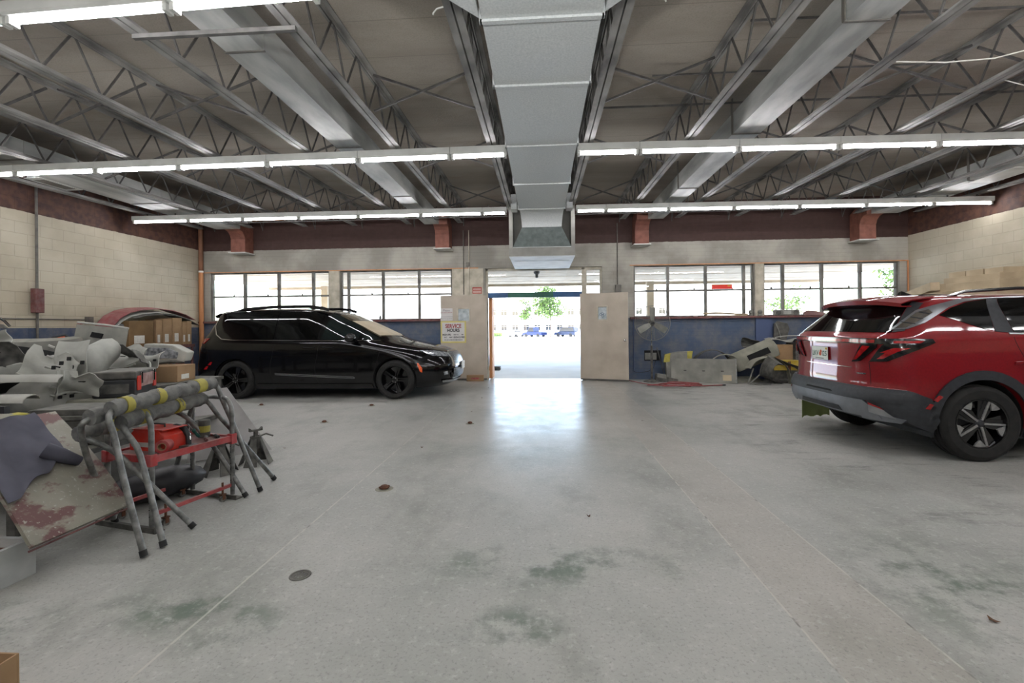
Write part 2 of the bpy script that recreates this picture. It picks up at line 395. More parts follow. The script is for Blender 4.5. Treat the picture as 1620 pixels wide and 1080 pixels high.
# far wall with its openings
W = [(-8.77, -5.51), (-5.22, -2.28), (2.30, 5.21), (5.44, 8.60)]; SILL = 1.55; HEAD = 2.83; DX0, DX1 = -1.42, 1.08; DH = 2.12
mb = MB(); T = .2
mb.box(XL-.2, XR+.2, YB, YB+T, HEAD, 4.6)
mb.box(XL-.2, DX0, YB, YB+T, 0, SILL); mb.box(DX1, XR+.2, YB, YB+T, 0, SILL)
for a, c in ((XL-.2, W[0][0]), (W[0][1], W[1][0]), (W[1][1], DX0), (1.52, W[2][0]), (W[2][1], W[3][0]), (W[3][1], XR+.2)):
    mb.box(a, c, YB, YB+T, SILL, HEAD)
mb.box(DX1, 1.52, YB, YB+T, SILL, 2.13)      # under the small side light
struct(mb, 'wall_back', 'wall_back_mat')
# concrete window sill ledges, standing proud of the wall
n = 0
for a, c in ((XL+.005, -1.97), (2.20, XR-.005)):
    n += 1; mb = MB(); mb.box(a, c, YB-.10, YB-.003, SILL-.05, SILL); o = struct(mb, 'trim_%d' % n, 'maroon')
mb = MB(); mb.box(XL+.005, -1.6, YB-.02, YB-.003, HEAD, HEAD+.022); struct(mb, 'trim_3', 'wood_orange')
mb = MB(); mb.box(2.2, XR-.005, YB-.02, YB-.003, HEAD, HEAD+.022); struct(mb, 'trim_4', 'wood_orange')
# piers standing proud of the wall
for k, (a, c, z0, z1) in enumerate(((-5.50, -5.23, SILL+.001, HEAD-.001), (5.22, 5.43, SILL+.001, HEAD-.001), (-2.27, -1.47, 2.14, HEAD-.001))):
    mb = MB(); mb.box(a, c, YB-.03, YB-.003, z0, z1); struct(mb, 'trim_%d' % (5+k), 'frame_cream')
mb = MB(); mb.box(5.22, 5.62, YB-.05, YB-.003, 0, SILL-.055)
m, N, L, b = nodes('blue_pier'); b.inputs['Base Color'].default_value = srgb('#475474'); b.inputs['Roughness'].default_value = .7
struct(mb, 'trim_8', 'blue_pier')
# windows: frame mesh with its panes
mull = [(-7.84, -6.91, -5.97), (-5.02, -4.10, -3.15), (3.15, 4.07, 4.99), (5.92, 6.84, 7.74)]
rail = 2.20
for k in range(4):
    a, c = W[k]; mb = MB(); y0, y1 = YB+.06, YB+.11
    for z0, z1 in ((HEAD-.035, HEAD), (SILL, SILL+.03), (rail-.022, rail+.022)): mb.box(a, c, y0, y1, z0, z1)
    for x in (a+.02, c-.02): mb.box(x-.02, x+.02, y0-.004, y1+.004, SILL, HEAD)
    for x in mull[k]: mb.box(x-.032, x+.032, y0-.01, y1+.01, SILL, HEAD)
    for x in (list(mull[k]) + [c])[:3]: mb.box(x-.30, x-.27, y0-.03, y0, rail+.02, rail+.06)     # sash catches
    f = struct(mb, 'window_%d' % (k+1), 'frame_dark')
    g = MB(); g.box(a+.01, c-.01, YB+.083, YB+.087, SILL+.01, HEAD-.01); g.build('pane', 'window_glass', f)
# transom over the door and the small side light
mb = MB(); y0, y1 = YB+.05, YB+.12
for bx in ((DX0, DX1, HEAD-.06, HEAD), (DX0, DX0+.06, 0, HEAD), (DX1-.06, DX1, 0, HEAD)): mb.box(bx[0], bx[1], y0, y1, bx[2], bx[3])
f = struct(mb, 'door_frame_1' if 0 else 'trim_9', 'frame_cream')
mb = MB(); mb.box(DX0+.06, DX1-.06, YB+.083, YB+.087, 2.21, HEAD-.06); f2 = struct(mb, 'window_5', 'window_glass')
mb = MB(); mb.box(DX0+.062, DX1-.062, YB+.03, YB+.14, DH-.04, DH+.09); hb = struct(mb, 'trim_10', 'blue_trim'); mb = MB(); mb.box(-.85, .30, YB+.024, YB+.029, DH-.042, DH+.088); mb.build('green_band', 'green_trim', hb)
mb = MB()
for bx in ((DX1, 1.14, 2.13, HEAD), (1.47, 1.52, 2.13, HEAD), (1.14, 1.47, HEAD-.08, HEAD), (1.14, 1.47, 2.13, 2.17)): mb.box(bx[0], bx[1], y0, y1, bx[2], bx[3])
f = struct(mb, 'window_6', 'frame_cream'); g = MB(); g.box(1.14, 1.47, YB+.083, YB+.087, 2.17, HEAD-.08); g.build('pane', 'window_glass', f)
mb = MB(); mb.box(-1.355, -1.27, YB+.13, YB+.60, .02, 2.09); struct(mb, 'trim_11', 'wood_orange')
# door leaves, swung back into the room
def leaf(name, hx, hy, ang, w, side):
    # side +1: leaf extends to +X from hinge, -1: to -X
    r = bpy.data.objects.new(name, None); COL.objects.link(r); r.location = (hx, hy, 0); r.rotation_euler = (0, 0, ang); r['kind'] = 'structure'
    a, c = (0, w) if side > 0 else (-w, 0)
    wx = (a+.45, a+.66) if side > 0 else (c-.72, c-.44)
    mb = MB()
    for bx in ((a, wx[0], .015, 2.14), (wx[1], c, .015, 2.14), (wx[0], wx[1], .015, 1.50), (wx[0], wx[1], 1.80, 2.14)): mb.box(bx[0], bx[1], -.045, 0, bx[2], bx[3])
    mb.build('door_panel', 'door_cream', r)
    mb = MB(); e = .03
    for bx in ((wx[0]-e, wx[1]+e, 1.80, 1.80+e), (wx[0]-e, wx[1]+e, 1.5-e, 1.5), (wx[0]-e, wx[0], 1.5, 1.8), (wx[1], wx[1]+e, 1.5, 1.8)): mb.box(bx[0], bx[1], -.055, -.0452, bx[2], bx[3])
    mb.build('vision_frame', 'frame_cream', r)
    mb = MB(); mb.box(wx[0]+.001, wx[1]-.001, -.028, -.02, 1.501, 1.799); mb.build('vision_pane', 'dusty_glass', r)
    mb = MB(); mb.box(a, c, -.052, -.0455, .02, .045); mb.build('door_sweep', 'rod_steel', r)
    if side > 0:
        for q, (u, v) in enumerate(((.06, 1.62), (.11, 1.58), (.15, 1.61), (.10, 1.64))):
            mb = MB(); mb.tube([(wx[0]+u+.026*math.cos(k*PI/8), -.030, v+.026*math.sin(k*PI/8)) for k in range(16)], .004, 5, closed=True); mb.build('blue_ring_mark', 'blue_trim', r)
        mb = MB(); M = Matrix.Translation((c-.07, -.045, .99)) @ Matrix.Rotation(PI/2, 4, 'X')
        mb.lathe([(0, 0), (.032, 0), (.032, .008), (.012, .012), (.012, .04), (.026, .05), (.03, .065), (.022, .08), (0, .084)], 20, M)
        mb.build('door_knob', 'chrome', r, smooth=True)
    return r
d1 = leaf('door_1', -1.385, 11.53, math.radians(.8), 1.17, -1)
d2 = leaf('door_2', .97, 11.51, math.radians(-20), 1.17, 1)
# conduits and small wall fittings on the far wall
def rod(name, pts, r, m, label, cat, group=None, seg=8):
    mb = MB(); mb.tube(pts, r, seg); o = mb.build(name, m, smooth=True); return tag(o, label, cat, group)
rod('conduit', [(-1.97, YB-.045, 2.17), (-1.97, YB-.045, 3.8)], .012, 'pipe_grey', 'thin dark conduit running up the pier left of the doorway', 'conduit')
rod('conduit', [(-1.83, YB-.045, 2.17), (-1.83, YB-.045, 3.8)], .010, 'frame_cream', 'pale conduit just right of the thin dark one, left of the doorway', 'conduit')
rod('conduit', [(1.90, YB-.02, 2.2), (1.90, YB-.02, 3.9)], .012, 'pipe_grey', 'dark conduit running up the wall right of the doorway', 'conduit')
mb = MB(); mb.box(1.84, 1.98, YB-.09, YB-.003, 2.13, 2.36); tag(mb.build('switch_box', 'pipe_grey', bevel=.01), 'grey switch box at the foot of the conduit right of the doorway', 'switch box')
mb = MB(); mb.box(-1.89, -1.81, YB-.11, YB-.058, 2.88, 2.98); tag(mb.build('junction_box', 'pipe_grey', bevel=.005), 'small grey junction box on the pale conduit above the left pier', 'junction box')
s = thing('warning_sign', 'small red and white sign on the pier just left of the doorway', 'sign', (-1.63, YB-.035, 2.27))
mb = MB(); mb.box(-.12, .12, -.004, 0, -.085, .085); mb.build('sign_board', mat('sign_red', '#a04a40', '#b35b50', rough=.6), s)
mb = MB(); mb.box(-.10, .10, -.006, -.004, .01, .05); mb.box(-.105, .105, -.006, -.004, -.06, -.01); mb.build('lettering_panel', mat('sign_pink', '#c9a79d', '#b98f86', rough=.6, scale=40), s)
# orange drain pipe in the left corner
o = rod('drain_pipe', [(XL+.09, YB-.085, 0), (XL+.09, YB-.085, 2.86)], .055, 'wood_orange', 'orange pipe standing in the far left corner', 'pipe', seg=14)
mb = MB(); mb.tube([(XL+.09, YB-.085, 2.87), (XL+.09, YB-.085, 4.1)], .055, 14); mb.build('upper_pipe', mat('pipe_rust', '#6d4a35', '#83583e', rough=.7), o, smooth=True)
mb = MB(); mb.tube([(XL+.09, YB-.085, 2.84), (XL+.09, YB-.085, 2.885)], .062, 14); mb.build('coupling', 'label_white', o, smooth=True)
rod('corner_strip', [(XR-.03, YB-.03, 2.1), (XR-.03, YB-.03, 2.83)], .018, 'wood_orange', 'rusty vertical strip in the far right corner beside the window', 'strip')
# left wall conduit with switch and horizontal run
c = thing('wall_conduit', 'long vertical conduit on the left block wall with a brown starter box', 'conduit', (XL+.03, 7.63, 0))
mb = MB(); mb.tube([(0, 0, 1.15), (0, 0, 4.1)], .02, 10); mb.build('pipe', 'pipe_grey', c, smooth=True)
mb = MB(); mb.box(0, .10, -.11, .04, 1.67, 2.10); mb.build('starter_box', 'maroon', c, bevel=.008)
c = thing('wall_conduit', 'horizontal conduit along the top of the blue band ending at a socket box', 'conduit', (XL+.02, 5.5, 1.56))
mb = MB(); mb.tube([(0, 0, 0), (0, 3.0, 0)], .012, 8); mb.build('pipe', 'pipe_grey', c, smooth=True)
mb = MB(); mb.box(-.017, .05, 3.0, 3.13, -.06, .06); mb.build('socket_box', 'pipe_grey', c, bevel=.006)
# ------------------------------------------------------------------ roof joists
def make_joist():
    r = thing('roof_joist', 'x', 'joist')
    y0, y1 = YF, YB-.02
    mb = MB()
    for s in (-1, 1):
        mb.bar((s*.035, y0, zt(y0)-.012), (s*.035, y1, zt(y1)-.012), .055, .012); mb.bar((s*.012, y0, zt(y0)-.035), (s*.012, y1, zt(y1)-.035), .010, .05)
    mb.build('top_chord', 'joist_steel', r)
    ye = YB-.62; mb = MB()
    for s in (-1, 1):
        mb.bar((s*.036, y0, zb(y0)+.006), (s*.036, ye, zb(ye)+.006), .058, .010); mb.bar((s*.012, y0, zb(y0)+.032), (s*.012, ye, zb(ye)+.032), .010, .05)
    mb.build('bottom_chord', 'joist_steel', r)
    pts = []; p = .58; y = y0 + .05
    while y < ye - .1:
        pts += [(0, y, zb(y)+.03), (0, y+.46*p, zt(y)-.045), (0, y+.54*p, zt(y)-.045), (0, y+p, zb(y+p)+.03)]; y += p
    pts.append((0, YB-.1, zt(YB)-.05))
    mb = MB(); mb.tube(pts, .0115, 6); mb.build('web_rods', 'rod_steel', r)
    return r
JX = [.64, 1.94, 3.2, 4.55, 5.8, 7.2, 8.5]
ords = ['first', 'second', 'third', 'fourth', 'fifth', 'sixth', 'seventh']
proto = None
for side, sg in (('left', -1), ('right', 1)):
    for k, x in enumerate(JX):
        if proto is None: proto = j = make_joist()
        else: j = copy_tree(proto)
        j.location = (sg*x, 0, 0); j['group'] = 'open-web roof joists'
        j['label'] = ('grey open-web steel roof joist running beside the %s edge of the central duct' % side) if k == 0 else \
            'grey open-web steel roof joist, %s to the %s of the central duct' % (ords[k], side)
        if k == 6: j['label'] = 'grey open-web steel roof joist closest to the %s block wall' % side
# cross bracing between neighbouring joists
def xbrace(x0, x1, y):
    mb = MB(); r = .011
    mb.bar((x0+.07, y-.02, zb(y)+.05), (x1-.05, y-.02, zt(y)-.06), .022); mb.bar((x0+.05, y+.02, zt(y)-.06), (x1-.07, y+.02, zb(y)+.05), .022)
    return mb.build('cross_brace', 'rod_steel')
for y, yn in ((5.1, 'nearer to the camera'), (7.1, 'middle'), (9.5, 'nearest to the far wall')):
    for side, sg in (('left', -1), ('right', 1)):
        for k in range(6):
            if k in (1,) and y == 5.1 and 0: continue
            a, c = sorted((sg*JX[k], sg*JX[k+1]))
            if k in (1, 5): continue      # the branch duct fills this bay
            o = xbrace(a, c, y)
            tag(o, 'crossed brace bars, %s bay %s of the central duct, row %s' % (ords[k], side, yn), 'brace', 'cross braces between the roof joists')
def tie(a, c, y, z, label, w=.02):
    mb = MB(); mb.bar((a, y, z), (c, y, z), w); tag(mb.build('tie_bar', 'rod_steel'), label, 'bar', 'horizontal tie bars in the roof')
tie(.70, XR-.02, 6.15, zt(6.15)-.075, 'long horizontal tie bar under the deck on the right, just beyond the nearer light row')
tie(XL+.02, -.70, 7.55, zt(7.55)-.075, 'long horizontal tie bar under the deck on the left, between the two light rows')
tie(1.99, 5.75, 4.45, zt(4.45)-.075, 'short horizontal tie bar under the deck at the upper right, nearest to the camera', .016)
tie(1.30, 4.50, 5.38, zt(5.38)-.075, 'horizontal tie bar at the upper right, second from the camera', .014)
tie(-7.35, -.75, 10.3, zb(10.3)-.012, 'horizontal tie bar under the joists on the left near the far wall')
tie(.75, 7.35, 10.3, zb(10.3)-.012, 'horizontal tie bar under the joists on the right near the far wall')
tie(-3.25, -1.90, 3.48, zb(3.48)-.022, 'angle bar hung under two joists across the left branch duct', .035)
# ------------------------------------------------------------------ ducts
D = thing('main_duct', 'large galvanized central air duct running down the middle of the ceiling', 'duct', (0, 0, 0))
z0 = 3.62; ys = [YF+.05, -2.2, -.6, 1.0, 2.6]
def duct_sec(ya, yb, xa, xb, z0, z1, name, m, par, lip=True, crease=.014):
    mb = MB()
    A = [V(xa, ya, z0), V(xb, ya, z0), V(xb, yb, z0), V(xa, yb, z0)]; c = V((xa+xb)/2, (ya+yb)/2, z0-crease)
    U = [V(p.x, p.y, z1) for p in A]
    mb.add(A + U + [c], [(0, 1, 8), (1, 2, 8), (2, 3, 8), (3, 0, 8), (4, 7, 6, 5), (0, 4, 5, 1), (1, 5, 6, 2), (2, 6, 7, 3), (3, 7, 4, 0)])
    o = mb.build(name, m, par)
    return o
secs = [3.38, 4.31, 5.76, 7.31, 8.86]
for ya, yb in zip([-3.9, -2.5, -1.0, .5, 2.0] , [-2.5, -1.0, .5, 2.0, 3.38]): duct_sec(ya+.004, yb-.004, -.42, .46, z0, 4.08 if yb > 0 else 4.05, 'duct_section', 'galv', D)
for ya, yb in zip(secs, secs[1:]): duct_sec(ya+.004, yb-.004, -.42, .46, z0, 4.10, 'duct_section', 'galv', D)
for y in secs:
    mb = MB(); mb.box(-.435, .475, y-.02, y+.02, z0-.022, z0-.002); mb.box(-.44, -.421, y-.02, y+.02, z0-.022, 4.1); mb.box(.461, .48, y-.02, y+.02, z0-.022, 4.1); mb.build('slip_joint', 'galv', D)
for sg, xs in ((-1, -.44), (1, .48)):
    mb = MB(); t = [V(xs, 3.36, z0+.004), V(xs, .6, z0+.004), V(xs+sg*.75, .6, z0+.05), V(xs+sg*.62, 2.75, z0+.05)]
    mb.add([p for p in t] + [p + V(0, 0, .035) for p in t], [(0, 1, 2, 3), (4, 7, 6, 5), (0, 4, 5, 1), (1, 5, 6, 2), (2, 6, 7, 3), (3, 7, 4, 0)])
    mb.build('side_wing', 'galv', D)
# elbow + flared drop + big register box over the doorway
B = thing('air_curtain_box', 'large sheet metal outlet box above the doorway at the end of the central duct', 'duct box', (0.02, 9.5, 2.79))
mb = MB(); rows = []
for k in range(9):
    a = k/8*PI/2; yy = -.60 + .42*math.sin(a); zz = z0-2.79 - .26*(1-math.cos(a)); hw = lerp(.43, .40, k/8)
    rows.append([(-hw, yy, zz), (hw, yy, zz)])
mb.sheet(rows, .01)
mb.build('elbow', 'galv', B, smooth=True)
mb = MB(); rows = [[(-.40, -.17, .57), (.40, -.17, .57)], [(-.60, -.02, .20), (.60, -.02, .20)]]; mb.sheet(rows, .01); 
mb.add([V(-.40, -.17, .57), V(-.60, -.02, .2), V(-.60, .3, .2), V(-.40, .3, .57)], [(0, 1, 2, 3)]); mb.add([V(.40, -.17, .57), V(.60, -.02, .2), V(.60, .3, .2), V(.40, .3, .57)], [(0, 3, 2, 1)])
mb.build('flared_drop', mat('galv_dark', '#6d7674', '#7f8886', rough=.5, metal=.5, scale=12), B)
mb = MB(); mb.box(-.60, .60, -.025, -.002, .185, .205); mb.build('flange', 'galv', B)
mb = MB(); mb.box(-.68, .68, 0, 2.07, .015, .20); mb.build('lower_box', mat('box_grey', '#83817b', '#96948d', rough=.6, scale=4), B)
mb = MB(); mb.box(-.68, .68, 0, 2.07, 0, .012); mb.box(-.60, .60, .6, .66, -.004, -.0005); mb.build('bottom_register', 'fixture_white', B)
mb = MB()
for sx in (-1, 1): mb.box(sx*.64-.04, sx*.64+.04, .0, 2.0, .202, 1.23)
mb.box(-.60, .60, .45, .5, .202, 1.2)
mb.build('cheek_panel', 'box_grey', B)
mb = MB()
for sx in (-1, 1): mb = MB(); mb.box(sx*.56-.06, sx*.56+.06, -.28, .0, .92, 1.22); mb.build('side_stub', 'galv', B)
# branch ducts with brown drop boots
def branch(xa, xb, label, far=11.0, boot=(0, 0), z0=3.85):
    r = thing('branch_duct', label, 'duct', (0, 0, 0), group='rectangular branch ducts between the joists')
    for ya, yb in ((YF+.05, -.6), (-.6, 1.9), (1.9, 3.97), (3.97, 6.2), (6.2, 8.6), (8.6, far)):
        duct_sec(ya+.003, yb-.003, xa, xb, z0, min(4.12, zt(ya)-.05), 'duct_section', 'duct_dusty', r, crease=.004)
        if yb < far:
            mb = MB(); mb.box(xa-.01, xb+.01, yb-.012, yb+.012, z0-.01, z0-.001); mb.build('seam', 'pipe_grey', r)
            mb = MB(); mb.box(xa-.012, xa-.002, yb-.02, yb+.02, z0, zt(yb)-.002); mb.build('strap', 'pipe_grey', r)
    a, c = boot
    mb = MB(); rows = []
    prof = [(far, z0), (far+.12, z0-.03), (far+.2, z0-.1), (far+.24, z0-.2), (far+.24, 3.31)]
    for y, z in prof: rows.append([(a, y, z), (c, y, z)])
    back = [(far, z0+.2), (far+.40, z0+.2), (YB-.02, z0+.1), (YB-.02, 3.31)]
    poly = prof + back[::-1][0:1] + [(YB-.02, z0+.1), (far+.40, z0+.2), (far, z0+.2)]
    mb.prism(poly, 0, a, c); mb.build('drop_boot', 'boot_brown', r)
    mb = MB(); mb.box(a-.04, c+.04, far+.19, YB-.005, 3.285, 3.309); mb.build('boot_flange', 'fixture_white', r)
    return r
branch(-2.82, -2.47, 'branch duct second bay left of the central duct, ending in a brown boot', boot=(-2.62, -2.27))
branch(2.53, 2.88, 'branch duct second bay right of the central duct, ending in a brown boot', boot=(2.27, 2.60))
bl = branch(-8.12, -7.50, 'galvanized branch duct along the left wall, ending in a brown boot', boot=(-7.92, -7.54))
br_ = branch(7.55, 8.12, 'galvanized branch duct along the right wall, ending in a brown boot', boot=(7.45, 7.82))
for par, x0, x1, ys_ in ((bl, -8.42, -8.13, (7.0, )), (br_, 8.13, 8.40, (5.2, 7.0))):
    for y in ys_:
        mb = MB(); mb.box(x0, x1, y, y+.62, 3.86, 4.0); o = mb.build('side_register', 'galv', par)
        mb = MB(); mb.box(x0-.02, x1+.0, y-.03, y+.65, 3.845, 3.858); mb.build('register_flange', 'fixture_white', o)
        mb = MB(); mb.box(x0+.05, x1-.05, y+.05, y+.57, 3.84, 3.8445); mb.build('register_grille', 'pipe_grey', o)
for x, y in ((7.85, 6.9), (7.85, 8.3), (7.85, 9.9)):
    mb = MB(); mb.box(x-.22, x+.22, y-.4, y+.4, 3.832, 3.846); mb.build('ceiling_register', 'fixture_white', br_)
# ------------------------------------------------------------------ fluorescent strips
def make_strip(L, zo):
    r = thing('strip_light', 'x', 'light')
    mb = MB(); mb.prism([(-.045, .030), (.045, .030), (.06, .045), (.06, .125), (-.06, .125), (-.06, .045)], 0, .003, L-.003); mb.build('housing', 'fixture_white', r)
    mb = MB(); mb.tube([(.05, 0, .004), (L-.05, 0, .004)], .0155, 12); mb.build('tube', 'tube_glow', r, smooth=True)
    for x in (.012, L-.045):
        mb = MB(); mb.box(x, x+.033, -.035, .035, -.024, .029); mb.build('socket', 'socket', r)
    mb = MB(); mb.box(L*.25-.01, L*.25+.01, -.01, .01, .126, zo); mb.build('hanger', 'rod_steel', r); mb = MB(); mb.box(L*.75-.01, L*.75+.01, -.01, .01, .126, zo); mb.build('hanger', 'rod_steel', r)
    return r
protos = {}
def strip(x0, x1, y, z, row, side, idx, dy=0):
    L = round(x1-x0, 2); zo = round(zb(y)-z, 2)
    if (L, zo) not in protos: protos[(L, zo)] = s = make_strip(L, zo)
    else: s = copy_tree(protos[(L, zo)])
    s.location = (x0, y, z); s.rotation_euler = (0, 0, math.atan2(dy, L)); s['group'] = 'fluorescent strip lights'
    s['label'] = 'fluorescent strip light, %s %s of the central duct, row %s' % (ords[idx] if idx < 7 else 'eighth', side, row)
    return s
R1 = 6.2; R2 = 9.33; zl = 3.65
def runs(edges, y, row, side, rev, slope=0, z=3.65):
    n = len(edges)-1
    for i in range(n):
        idx = (n-1-i) if rev else i
        ya = y + slope*abs(edges[i]); yb = y + slope*abs(edges[i+1])
        strip(edges[i], edges[i+1], ya, z, row, side, idx, yb-ya)
runs([-8.9, -7.66, -6.39, -5.12, -3.80, -2.49, -1.21, -.44], 6.13, 'nearer the camera', 'left', True, .015, 3.64)
runs([.49, 1.31, 2.60, 3.88, 5.13, 6.40, 7.67, 8.75], 6.16, 'nearer the camera', 'right', False, .022, 3.64)
runs([-8.72, -7.47, -6.27, -5.05, -3.78, -2.46, -1.19, -.69], 9.33, 'nearer to the far wall', 'left', True, -.004, 3.65)
runs([.71, 1.31, 2.55, 3.83, 5.10, 6.37, 7.64, 8.75], 9.31, 'nearer to the far wall', 'right', False, .02, 3.65)
runs([-7.7, -6.43, -5.17, -3.90, -2.60, -1.5], 3.0, 'at the picture\'s top edge', 'left', True, .035, 3.62)
runs([1.6, 2.87, 4.14, 5.41, 6.68, 7.95], 2.9, 'just above the picture', 'right', False, 0, 3.62)
runs([-7.7, -5.2, -2.7], -.3, 'overhead behind the camera', 'left', True, 0, 3.6)
runs([2.7, 5.2, 7.7], -.3, 'overhead behind the camera', 'right', False, 0, 3.6)

runs([-6.2, -3.7, -1.2], -3.4, 'farther behind the camera', 'left', True, 0, 3.56)
runs([1.2, 3.7, 6.2], -3.4, 'farther behind the camera', 'right', False, 0, 3.56)

mb = MB(); mb.box(-8.45, -6.4, YB-.03, YB-.003, 4.18, 4.36); struct(mb, 'trim_12', 'wood_orange')
rod('loose_cable', [(3.25, 4.4, 3.73), (3.6, 4.32, 3.66), (3.95, 4.25, 3.64), (4.3, 4.1, 3.67), (4.6, 3.95, 3.73)], .006, 'label_white', 'thin pale cable sagging between two joists at the upper right', 'cable')
rod('loose_cable', [(4.55, 4.9, 3.80), (5.1, 5.0, 3.70), (5.6, 4.9, 3.72), (6.2, 4.6, 3.80)], .005, 'label_white', 'second thin cable sagging farther right under the roof', 'cable')
rod('hanger_hook', [(-.66, 3.36, 3.735), (-.76, 3.38, 3.725), (-.79, 3.40, 3.71), (-.792, 3.40, 3.695)], .006, 'fixture_white', 'short white hook strap left of the central duct at the top edge', 'hook')
rod('hanger_hook', [(.68, 3.36, 3.735), (.82, 3.38, 3.73), (.92, 3.40, 3.715), (.925, 3.40, 3.70)], .006, 'fixture_white', 'short white hook strap right of the central duct at the top edge', 'hook')
# ------------------------------------------------------------------ cars
class Body:
    """car shell as stacked plan outlines; local x forward from the tail, y to the left, z up"""
    def __init__(s, xr, xf, w, rr, rf, nr=2.6, nf=2.4):
        s.xr, s.xf, s.w, s.rr, s.rf, s.nr, s.nf = xr, xf, w, rr, rf, nr, nf; s.cache = {}
    def ring(s, z):
        k = round(z, 4)
        if k in s.cache: return s.cache[k]
        xr = interp(s.xr, z); xf = interp(s.xf, z); w = interp(s.w, z); Rr = interp(s.rr, z); Rf = interp(s.rf, z)
        tot = xf - xr
        if Rr + Rf > tot*.96: q = tot*.96/(Rr+Rf); Rr *= q; Rf *= q
        pts = []; K = 22
        for i in range(K+1):
            a = i/K*PI/2; pts.append((xr + Rr*(1-max(0, math.cos(a))**(2/s.nr)), w*math.sin(a)**(2/s.nr)))
        for i in range(1, 25): pts.append((lerp(xr+Rr, xf-Rf, i/25), w))
        for i in range(K+1):
            a = i/K*PI/2; pts.append((xf - Rf*(1-max(0, math.sin(a))**(2/s.nf)) if 0 else xf - Rf + Rf*math.sin(a)**(2/s.nf), w*max(0, math.cos(a))**(2/s.nf)))
        pts[0] = (xr, 0); pts[-1] = (xf, 0)
        S = [0]
        for p, q in zip(pts, pts[1:]): S.append(S[-1] + math.hypot(q[0]-p[0], q[1]-p[1]))
        s.cache[k] = (pts, S); return pts, S
    def at(s, S_, z, off=0):
        pts, S = s.ring(z); t = max(0, min(S_, S[-1]-1e-6)); lo, hi = 0, len(S)-1
        while hi-lo > 1:
            m = (lo+hi)//2
            if S[m] <= t: lo = m
            else: hi = m
        f = (t-S[lo])/max(1e-9, S[hi]-S[lo]); x = lerp(pts[lo][0], pts[hi][0], f); y = lerp(pts[lo][1], pts[hi][1], f)
        return V(x, y, z)
    def P(s, S_, z, off=0):
        p = s.at(S_, z)
        if off:
            e = .01; a = s.at(S_+e, z) - s.at(max(0, S_-e), z); b = s.at(S_, z+e) - s.at(S_, z-e)
            # constant-arc neighbours drift where the tail rakes, so take the vertical step at matching side
            n = a.cross(b); n = V(0, -1, 0) if n.length < 1e-9 else n.normalized()
            if n.dot(V(p.x-2.3, p.y, 0)) < 0: n = -n
            p = p + n*off
        return p
    def S_rear(s, y, z):
        pts, S = s.ring(z)
        for i in range(22):
            if pts[i][1] <= y <= pts[i+1][1]: return lerp(S[i], S[i+1], (y-pts[i][1])/max(1e-9, pts[i+1][1]-pts[i][1]))
        return S[22]
    def S_side(s, x, z):
        pts, S = s.ring(z)
        for i in range(len(pts)-1):
            if pts[i][0] <= x <= pts[i+1][0]: return lerp(S[i], S[i+1], (x-pts[i][0])/max(1e-9, pts[i+1][0]-pts[i][0]))
        return 0 if x < pts[0][0] else S[-1]
    def S_front(s, y, z):
        pts, S = s.ring(z)
        for i in range(len(pts)-23, len(pts)-1):
            if pts[i+1][1] <= y <= pts[i][1]: return lerp(S[i], S[i+1], (pts[i][1]-y)/max(1e-9, pts[i][1]-pts[i+1][1]))
        return S[-1]
    def S(s, c):
        k, a, z = c
        return {'r': s.S_rear, 's': s.S_side, 'f': s.S_front}[k](a, z)
    def shell(s, levels):
        mb = MB(); rows = []
        for z in levels:
            pts, _ = s.ring(z); full = [V(x, -y, z) for x, y in pts] + [V(x, y, z) for x, y in pts[-2:0:-1]]
            rows.append([mb.b.verts.new(p) for p in full])
        n = len(rows[0])
        for A, B in zip(rows, rows[1:]):
            for k in range(n): mb.b.faces.new([A[k], A[(k+1) % n], B[(k+1) % n], B[k]])
        mb.b.faces.new(rows[0][::-1]); mb.b.faces.new(rows[-1]); return mb
    def patch(s, poly, off, t, sides=(-1, 1), dx=.07, dz=.04, full=False):
        """panel lying on the shell; poly of ('r'|'s'|'f', a, z). One MB holding it; full = spans the centre line of the tail/nose"""
        out = []
        tot = lambda z: s.ring(z)[1][-1]
        P2 = []
        for c in poly:
            S_ = s.S((c[0], abs(c[1]), c[2]))
            if full == 'f': u = (tot(c[2]) - S_) * (1 if c[1] >= 0 else -1)
            elif full == 'r': u = S_ * (1 if c[1] >= 0 else -1)
            else: u = S_
            P2.append((u, c[2]))
        for sd in ((1,) if full else sides):
            b = bmesh.new(); vs = [b.verts.new((u, 0, z)) for u, z in P2]; b.faces.new(vs)
            us = [p[0] for p in P2]; zs = [p[1] for p in P2]
            for lo, hi, st, nrm, ax in ((min(us), max(us), dx, (1, 0, 0), 0), (min(zs), max(zs), dz, (0, 0, 1), 2)):
                k = math.floor(lo/st)+1
                while k*st < hi-1e-4:
                    co = (k*st, 0, 0) if ax == 0 else (0, 0, k*st)
                    bmesh.ops.bisect_plane(b, geom=b.verts[:]+b.edges[:]+b.faces[:], plane_co=co, plane_no=nrm); k += 1
            fs = b.faces[:]
            r = bmesh.ops.extrude_face_region(b, geom=fs); top = [g for g in r['geom'] if isinstance(g, bmesh.types.BMVert)]
            ts = set(top)
            for v in b.verts:
                o = off+t if v in ts else off
                u, z = v.co.x, v.co.z
                if full == 'r': q = s.P(abs(u), z, o); v.co = V(q.x, q.y if u >= 0 else -q.y, q.z)
                elif full == 'f': q = s.P(tot(z)-abs(u), z, o); v.co = V(q.x, q.y if u >= 0 else -q.y, q.z)
                else: q = s.P(u, z, o); v.co = V(q.x, sd*q.y, q.z)
            m = MB(); m.b.free(); m.b = b; out.append(m)
        return out
